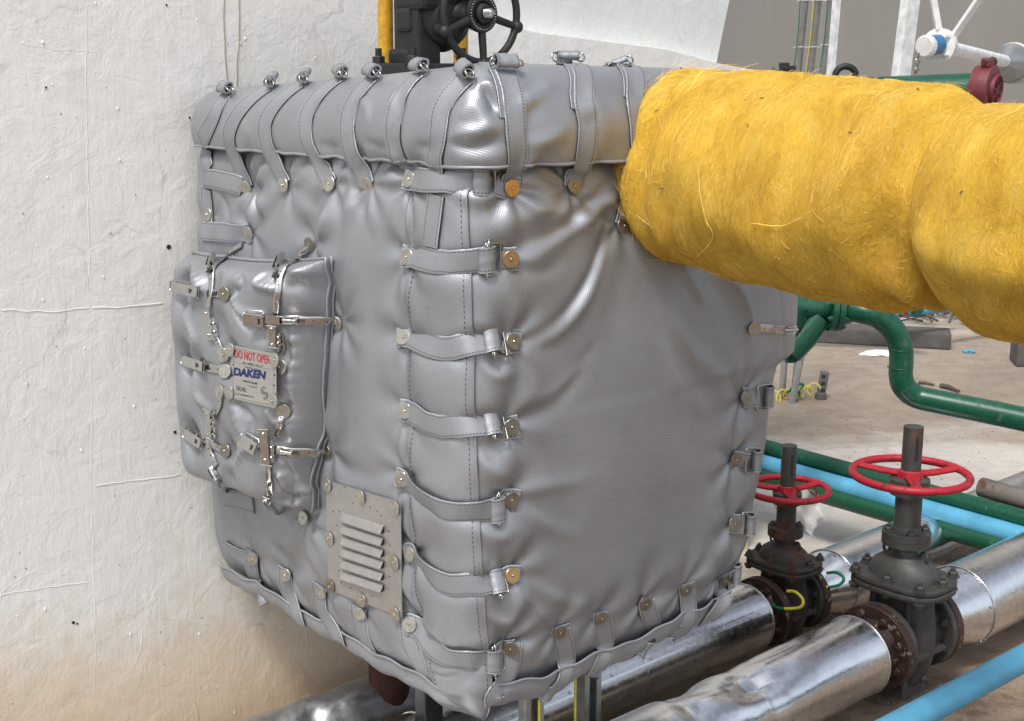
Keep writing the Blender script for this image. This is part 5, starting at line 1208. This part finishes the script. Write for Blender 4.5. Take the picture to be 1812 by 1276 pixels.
for x, y in ((-.062, -.06), (.066, -.06), (.066, .06), (-.062, .06)):
    q = c0_ + SD * x - AX * y; mb.bolt(q + ZUP * .010, ZUP, .014); mb.lathe(q + ZUP * .02, ZUP, [(0, .007), (.022, .007)], 12)
mb.build('mounting_flange', M['iron'], gv)
mb = MB(); mb.box(g_(738, 60), .060, .085, .19, MxG, 0, .008); mb.box(g_(722, 60) + AX * .02, .030, .05, .17, MxG, 0, .006); mb.box(g_(708, 36) + AX * .02, .022, .05, .05, MxG, 0, .010); mb.box(g_(720, 108), .05, .07, .05, MxG, 0, .01)
for q in range(6): mb.torus(g_(718, 82 + q * 3.2) + AX * .045, ZUP, .0075, .0011, 16, 5)
mb.build('gearbox_column', M['iron'], gv)
MB().box(g_(713, 30) + AX * .048, .008, .004, .042, MxG, 0, .001).build('yellow_tag', M['yellowp'], gv)
hub = g_(851, 24) ; hb0 = g_(772, 22, GY + .03)
mb = MB(); cbx = g_(775, 30, GY + .02); mb.lathe(cbx - AX * .05, AX, [(0, .070), (.06, .072), (.085, .060), (.10, .04)], 36); mb.lathe(cbx, (hub - cbx), [(0, .034), ((hub - cbx).length * .8, .026)], 24); mb.box(cbx + ZUP * .06, .16, .10, .10, MxG, 0, .012); mb.lathe(g_(753, 54) + AX * .045, AX, [(0, .014), (.012, .013), (.016, .006)], 20)
mb.build('gearbox', M['iron'], gv)
mb = MB(); Rw = .098; mb.torus(hub, AX, Rw, .0080, 72, 12); N_ = SD; 
mb.lathe(hub - AX * .02, AX, [(0, .034), (.022, .040), (.028, .038), (.028, .026), (.022, .022)], 40)
for k in range(5):
    an = R(-86 + 72 * k); d = N_ * math.cos(an) + ZUP * math.sin(an); mb.tube([hub + d * .03, hub + d * Rw], [.0085, .0075], 10); mb.ball(hub + d * (Rw + .004), .0135)
mb.build('handwheel', M['iron'], gv)
mb = MB(); mb.lathe(hub, AX, [(0, .020), (.012, .020), (.016, .014)], 20, 0)
for q in range(5): mb.torus(hub + AX * (.018 + q * .0032), AX, .0085, .0016, 20, 6, 1)
mb.lathe(hub + AX * .014, AX, [(0, .0085), (.02, .0085), (.024, .004)], 16, 1); mb.build('wheel_nut', [M['iron'], M['steel']], gv)
mb = MB()
for k in range(34): an = k * 2 * math.pi / 34; mb.ball(hub + AX * .0085 + (SD * math.cos(an) + ZUP * math.sin(an)) * .033, .0016, seg=6)
mb.build('hub_lettering_ring', M['galv'], gv)
# --- top right: posts, conduits, level gauge, green header with maroon end coupling
CP = (((1384, 705), (1392, 560), (1404, 250), (1410, 150), (1429, -40)), ((1405, 707), (1417, 540), (1426, 250), (1432, 150), (1453, -40)), ((1402, 713), (1428, 560), (1448, 300), (1457, 150), (1478, -40)))
for i, pts in enumerate(CP):
    b0 = onz(*pts[0], 0); P = [b0] + [ony(x, y, b0.y - .1 * k) for k, (x, y) in enumerate(pts[1:])]
    rt_ = thing('conduit', b0, ('leftmost', 'middle', 'rightmost')[i] + ' of the three upright steel conduits in front of the grey tank', 'conduit', 'upright conduits before the tank')
    C_ = catmull(P, 60); MB().tube(C_, .0165, 16).build('conduit_tube', M['conduit'], rt_)
    for k in (30, 44, 50, 56):
        mb = MB(); mb.torus(C_[k], ZUP, .0195, .0016, 20, 5); mb.box(C_[k], .07, .003, .003, None, 0); mb.build('cable_tie', M['whitepl'], rt_)
    mb = MB(); mb.tube([C_[k] + Vector((-.024 + .004 * math.sin(k * .4), -.012, 0)) for k in range(8, 60)], .0022, 6); mb.build('earth_wire', M['wireG'] if i != 1 else M['wireY'], rt_)
def lean_post(x0, x1, yy, wx, dy, mat, label, yb=140):
    a = ony(x0, yb, yy); b = ony(x1, -40, yy); d = (b - a) / (b.z - a.z); z0 = 0.0; a0 = a - d * (.02); rt_ = thing('steel_post', a0, label, 'post')
    mb = MB(); t = d.normalized(); s = Vector((1, 0, 0)); s = (s - t * s.x).normalized(); n = t.cross(s); c_ = (a0 + b + d * .5) / 2; mb.box(c_, wx, dy, (b + d * .5 - a0).length, Matrix((s, n, t)).transposed() @ Matrix.Rotation(R(28), 3, 'Z'), 0, .002); mb.build('post_tube', mat, rt_); return rt_
lean_post(1466, 1484, 4.48, .028, .03, M['white'], 'slim white steel post beside the three conduits', 178)
lean_post(1590, 1616, 4.35, .072, .048, M['white'], 'thick chipped white steel post left of the white level gauge', 165)
YN = 5.0; nz0 = thing('level_gauge', ony(1640, 150, YN) , 'white flanged level gauge with blue-ringed head in front of the tank', 'level gauge')
fc = ony(1662, 81, YN); fd = (ony(1800, 112, 5.9) - fc).normalized(); hd = ony(1624, 77, 4.85)
mb = MB(); mb.lathe(fc - fd * .014, fd, [(0, .064), (.014, .064)], 48); mb.lathe(fc + fd * .004, fd, [(0, .064), (.014, .064)], 48)
for k in range(4): an = .8 + k * math.pi / 2; N_ = fd.cross(ZUP).normalized(); B_ = N_.cross(fd); mb.bolt(fc - fd * .014 + (N_ * math.cos(an) + B_ * math.sin(an)) * .047, -fd, .010)
mb.lathe(fc - fd * .075, fd, [(0, .03), (.06, .034)], 30); mb.build('flange', M['whitepl'], nz0)
hx = Vector((-.75, -.62, -.1)).normalized()
mb = MB(); mb.lathe(fc - fd * .05 + hx * .01, hx, [(-.03, .036), (.035, .038)], 36); mb.build('blue_ring', M['bluecap'], nz0)
mb = MB(); mb.lathe(fc - fd * .05 + hx * .045, hx, [(0, .0395), (.022, .0395), (.026, .034), (.026, .001)], 40)
for k in range(20): an = k * math.pi / 10; N_ = hx.cross(ZUP).normalized(); B_ = N_.cross(hx); mb.box(fc - fd * .05 + hx * .056 + (N_ * math.cos(an) + B_ * math.sin(an)) * .0395, .006, .006, .006)
mb.build('head_cap', M['whitepl'], nz0)
mb = MB(); mb.lathe(ony(1622, 96, 4.86) - ZUP * .07, ZUP, [(0, .010), (.012, .014), (.02, .014), (.022, .010), (.035, .010), (.037, .015), (.05, .015), (.052, .011), (.075, .011)], 20); mb.build('cable_gland', M['steel'], nz0)
ne = ony(1785, 110, 6.0); mb = MB(); mb.tube([fc + fd * .016, ne], .026, 24); mb.build('nozzle_pipe', M['white'], nz0)
mb = MB(); mb.tube([ne - fd * .09, ne - fd * .02, ne + fd * .05, ne + fd * .2], [.026, .075, .085, .085], 36); mb.torus(ne + fd * .05, fd, .085, .008, 40, 8); mb.build('nozzle_reducer', M['conduit'], nz0)
for a, b in ((ony(1661, 52, YN), ony(1648, -20, YN)), (ony(1682, 72, YN), ony(1740, -12, YN - .1))):
    mb = MB(); t = (b - a).normalized(); s = Vector((1, 0, 0)); s = (s - t * s.dot(t)).normalized(); mb.box((a + b) / 2, .022, .022, (b - a).length, Matrix((s, t.cross(s), t)).transposed(), 0, .001); mb.build('brace', M['whitepl'], nz0)
# green header pipe and maroon grooved end cap
ha, hb = ony(1380, 172, 4.5), ony(1738, 160, 4.15); hp_ = thing('green_header_pipe', ha, 'thick dark green pipe behind the yellow wool ending in the maroon coupling', 'pipe')
hr = .055; t = (hb - ha).normalized(); MB().tube([ha, hb], hr, 36).build('pipe_run', M['green'], hp_)
mc = thing('end_coupling', hb - ZUP * .09, 'maroon cast pipe coupling with bolt ears at the end of the green pipe', 'coupling')
fd2 = Vector((.80, -.60, -.05)).normalized(); cc = hb + t * .01
mb = MB(); mb.lathe(cc - fd2 * .005, fd2, [(-.03, .058), (-.028, .075), (.0, .077), (.028, .077), (.032, .060)], 48); mb.build('coupling_housing', M['maroon'], mc)
mb = MB(); mb.lathe(cc + fd2 * .02, fd2, [(0, .050), (.018, .050), (.020, .047), (.012, .043), (.012, .001)], 40)
N_ = fd2.cross(ZUP).normalized(); B_ = N_.cross(fd2)
for k in range(3): an = k * math.pi / 3 + .3; d = N_ * math.cos(an) + B_ * math.sin(an); mb.tube([cc + fd2 * .034 - d * .040, cc + fd2 * .034 + d * .040], .0035, 8)
mb.build('cap_face', M['maroon'], mc)
for s_ in (1, -1): mb = MB(); mb.box(cc + B_ * s_ * .083 + N_ * .012, .030, .055, .032, Matrix((fd2, N_, B_)).transposed(), 0, .008); mb.build('bolt_ear', M['maroon'], mc)
MB().tube([cc + B_ * .086 - N_ * .045, cc + B_ * .086 + N_ * .045], .007, 10).bolt(cc + B_ * .086 - N_ * .03, -N_, .012).build('ear_bolt', M['rustd'], mc)
# small fittings over the wool
bf = thing('brass_nipple', ony(1368, 132, 3.9), 'dull brass threaded nipple beside the end of the white wall', 'fitting')
a = ony(1362, 126, 3.9); d = Vector((.5, -.1, -.32)).normalized(); mb = MB(); mb.lathe(a, d, [(0, .012), (0, .016), (.03, .016), (.032, .020), (.05, .020), (.052, .015), (.08, .015)], 20); mb.lathe(a + d * .045, d, [(0, .024), (.018, .024)], 6, 0, False); mb.build('nipple', M['brass'], bf)
b2 = ony(1393, 124, 4.0); mb = MB(); mb.lathe(b2 - ZUP * .03, ZUP, [(0, .014), (.03, .014)], 16); mb.box(b2 + ZUP * .006, .05, .02, .014, None, 0, .003); mb.box(b2 + ZUP * .016 - Vector((.01, 0, 0)), .03, .02, .012, None, 0, .003); tag(mb.build('ball_tap', M['iron']), 'small dark tap standing next to the brass nipple', 'tap')
hc = ony(1496, 134, 4.4); P = [hc + Vector((.034 * math.cos(x) * 1.0, 0, .030 * math.sin(x))) for x in np.linspace(-.2, math.pi + .2, 20)]
tag(MB().tube(P, .011, 12).build('rubber_hose', M['iron']), 'short arched black rubber hose above the yellow wool', 'hose')
# --- in the yard behind
def block(name, p, L, W_, H_, rot, mat, label, cat):
    rt = MB(); rt.box(Vector((p.x, p.y, H_ / 2)), L, W_, H_, Matrix.Rotation(rot, 3, 'Z'), 0, .012); return tag(rt.build(name, mat), label, cat)
p = onz(1530, 606, 0); block('kerb_block', p, 1.0, .20, .10, R(-16), M['kerb'], 'dark weathered kerb block lying behind the bent green pipe', 'kerb block')
p = onz(1850, 645, 0); block('kerb_block', p, .36, .20, .17, R(-10), M['kerb'], 'dark block cut by the right edge of the picture', 'kerb block')
yb = onz(1600, 560, 0).y
pipe('blue_pipe', [ony(1420, 528, 7.6), ony(1610, 548, 7.6), ony(1740, 536, 7.9), ony(1900, 532, 8.2)], .030, M['blue'], 'far light blue pipe seen just under the yellow wool', 'pipe', None, 30)
pipe('yellow_conduit', [ony(1380, 512, 8.4), ony(1560, 534, 8.2), ony(1660, 530, 8.2)], .025, M['yellowp'], 'far thin yellow pipe partly hidden by the bent green pipe', 'pipe', None, 20)
sv = thing('small_valve', ony(1620, 548, 7.4), 'tiny dark valve with red wheel on the far blue pipe', 'valve'); c_ = ony(1622, 546, 7.4)
MB().lathe(c_ - ZUP * .04, ZUP, [(0, .03), (.07, .03)], 14).box(c_, .07, .05, .035, None, 0, .004).build('valve_body', M['green'], sv); mb = MB(); mb.torus(c_ - Vector((.07, .03, 0)), Vector((1, -.5, 0)), .03, .007, 20, 8); mb.tube([c_, c_ - Vector((.07, .03, 0))], .008, 8); mb.build('handwheel', M['red'], sv)
# far debris heap
mb = MB(); c_ = onz(1725, 562, 0)
for k in range(260):
    p = Vector((c_.x + random.gauss(0, .45), c_.y + random.gauss(0, .2), random.uniform(0, .12))); d = Vector((random.gauss(0, 1), random.gauss(0, 1), random.uniform(0, .9))).normalized(); mb.tube([p, p + d * random.uniform(.08, .25)], random.uniform(.003, .010), 4)
tag(mb.build('brushwood_heap', M['wood']), 'low heap of dry brushwood under the far pipes', 'brushwood', None, 'stuff')
sk = onz(1452, 706, 0); s_ = thing('socket_box', sk, 'small grey plastic socket box on a stub, with green and yellow wires', 'socket box')
MB().lathe(sk, ZUP, [(0, .030), (.03, .028), (.035, .02)], 20).build('stub', M['kerb'], s_)
mb = MB(); mb.box(sk + ZUP * .085 + Vector((.008, 0, 0)), .042, .03, .12, Matrix.Rotation(R(8), 3, 'Y'), 0, .006); mb.build('box_shell', M['greyb'], s_)
mb = MB(); 
for z in (.05, .085, .12): mb.box(sk + ZUP * z + Vector((.006, -.016, 0)), .02, .002, .018, Matrix.Rotation(R(8), 3, 'Y'), 0)
mb.build('socket_hole', M['dark'], s_)
P = []; 
for k in range(60): t = k / 59; P.append(sk + Vector((-.03 - .22 * t, -.03, .06 - .04 * t + .028 * math.sin(t * 34))) + Vector((.02 * math.cos(t * 34), .02 * math.sin(t * 20), 0)))
wire('coiled_wire', P, .0035, [M['wireY']], 'tangled yellow wires coiling between conduits and the socket box', 'cable', None, 150)
P = [sk + Vector((-.14 + .04 * math.sin(k * 1.3), -.04, .02 + .07 * abs(math.sin(k * .9)))) for k in range(8)]
wire('coiled_wire', P, .006, [M['wireG']], 'short green wire tangle lying left of the socket box', 'cable', None, 60)
def litter(px, py, sz, mat, label, name='paper_scrap', cat='litter', seed=0, flat=.3):
    c_ = onz(px, py, .0); bm = bmesh.new(); bmesh.ops.create_icosphere(bm, subdivisions=3, radius=1)
    for v in bm.verts:
        k = 1 + .45 * noise.noise(v.co * 1.6 + Vector((seed, 0, 0))) + .25 * noise.noise(v.co * 4 + Vector((seed, 2, 0))); v.co = Vector((v.co.x * sz * k, v.co.y * sz * .8 * k, v.co.z * sz * flat * k + sz * flat * .8))
    bm.verts.index_update(); mb = MB(); mb.add([c_ + v.co for v in bm.verts], [[v.index for v in f.verts] for f in bm.faces], 0, False); bm.free(); return tag(mb.build(name, mat), label, cat)
litter(1490, 892, .038, M['paper'], 'crumpled white rag on the pale concrete between the two valves', 'rag', 'rag', 3, .4)
litter(1562, 626, .11, M['paper'], 'flat white paper scrap beside the vertical run of the green pipe', seed=5, flat=.06)
litter(1714, 624, .03, M['blue'], 'small bright blue plastic scrap on the concrete', 'plastic_scrap', seed=7, flat=.35)
litter(1529, 628, .03, M['paper'], 'tiny white paper scrap left of the larger one', seed=9, flat=.1)
for a, b, r_, lb in (((1625, 677), (1653, 681), .009, 'short dark stick right of the green bend'), ((1665, 682), (1697, 692), .013, 'thicker dark stick pointing right behind the green pipe'), ((1708, 560), (1735, 543), .02, 'long dark stick leaning on the far brushwood'), ((1740, 712), (1790, 718), .012, 'dark stick lying just above the green pipe at right')):
    A_, B_ = onz(*a, r_), onz(*b, r_); tag(MB().tube([A_, (A_ + B_) / 2 + Vector((0, .01, .004)), B_], [r_, r_ * .9, r_ * .6], 8).build('stick', M['wood']), lb, 'stick')
# loose grit between the pipes: countless
mb = MB()
for k in range(1100):
    px, py = random.uniform(1050, 1812), random.uniform(900, 1276); c_ = onz(px, py, .001); s_ = random.uniform(.0008, .0022); mb.box(c_, s_ * 2, s_, s_ * .6, Matrix.Rotation(random.random() * 3, 3, 'Z'))
for k in range(500):
    px, py = random.uniform(1320, 1812), random.uniform(600, 900); c_ = onz(px, py, .001); s_ = random.uniform(.001, .0035); mb.box(c_, s_ * 2, s_, s_ * .6, Matrix.Rotation(random.random() * 3, 3, 'Z'), random.choice((0, 1, 1)))
tag(mb.build('loose_grit', [M['chip'], M['wood']]), 'fine pale chips and grit scattered on the ground', 'grit', None, 'stuff')
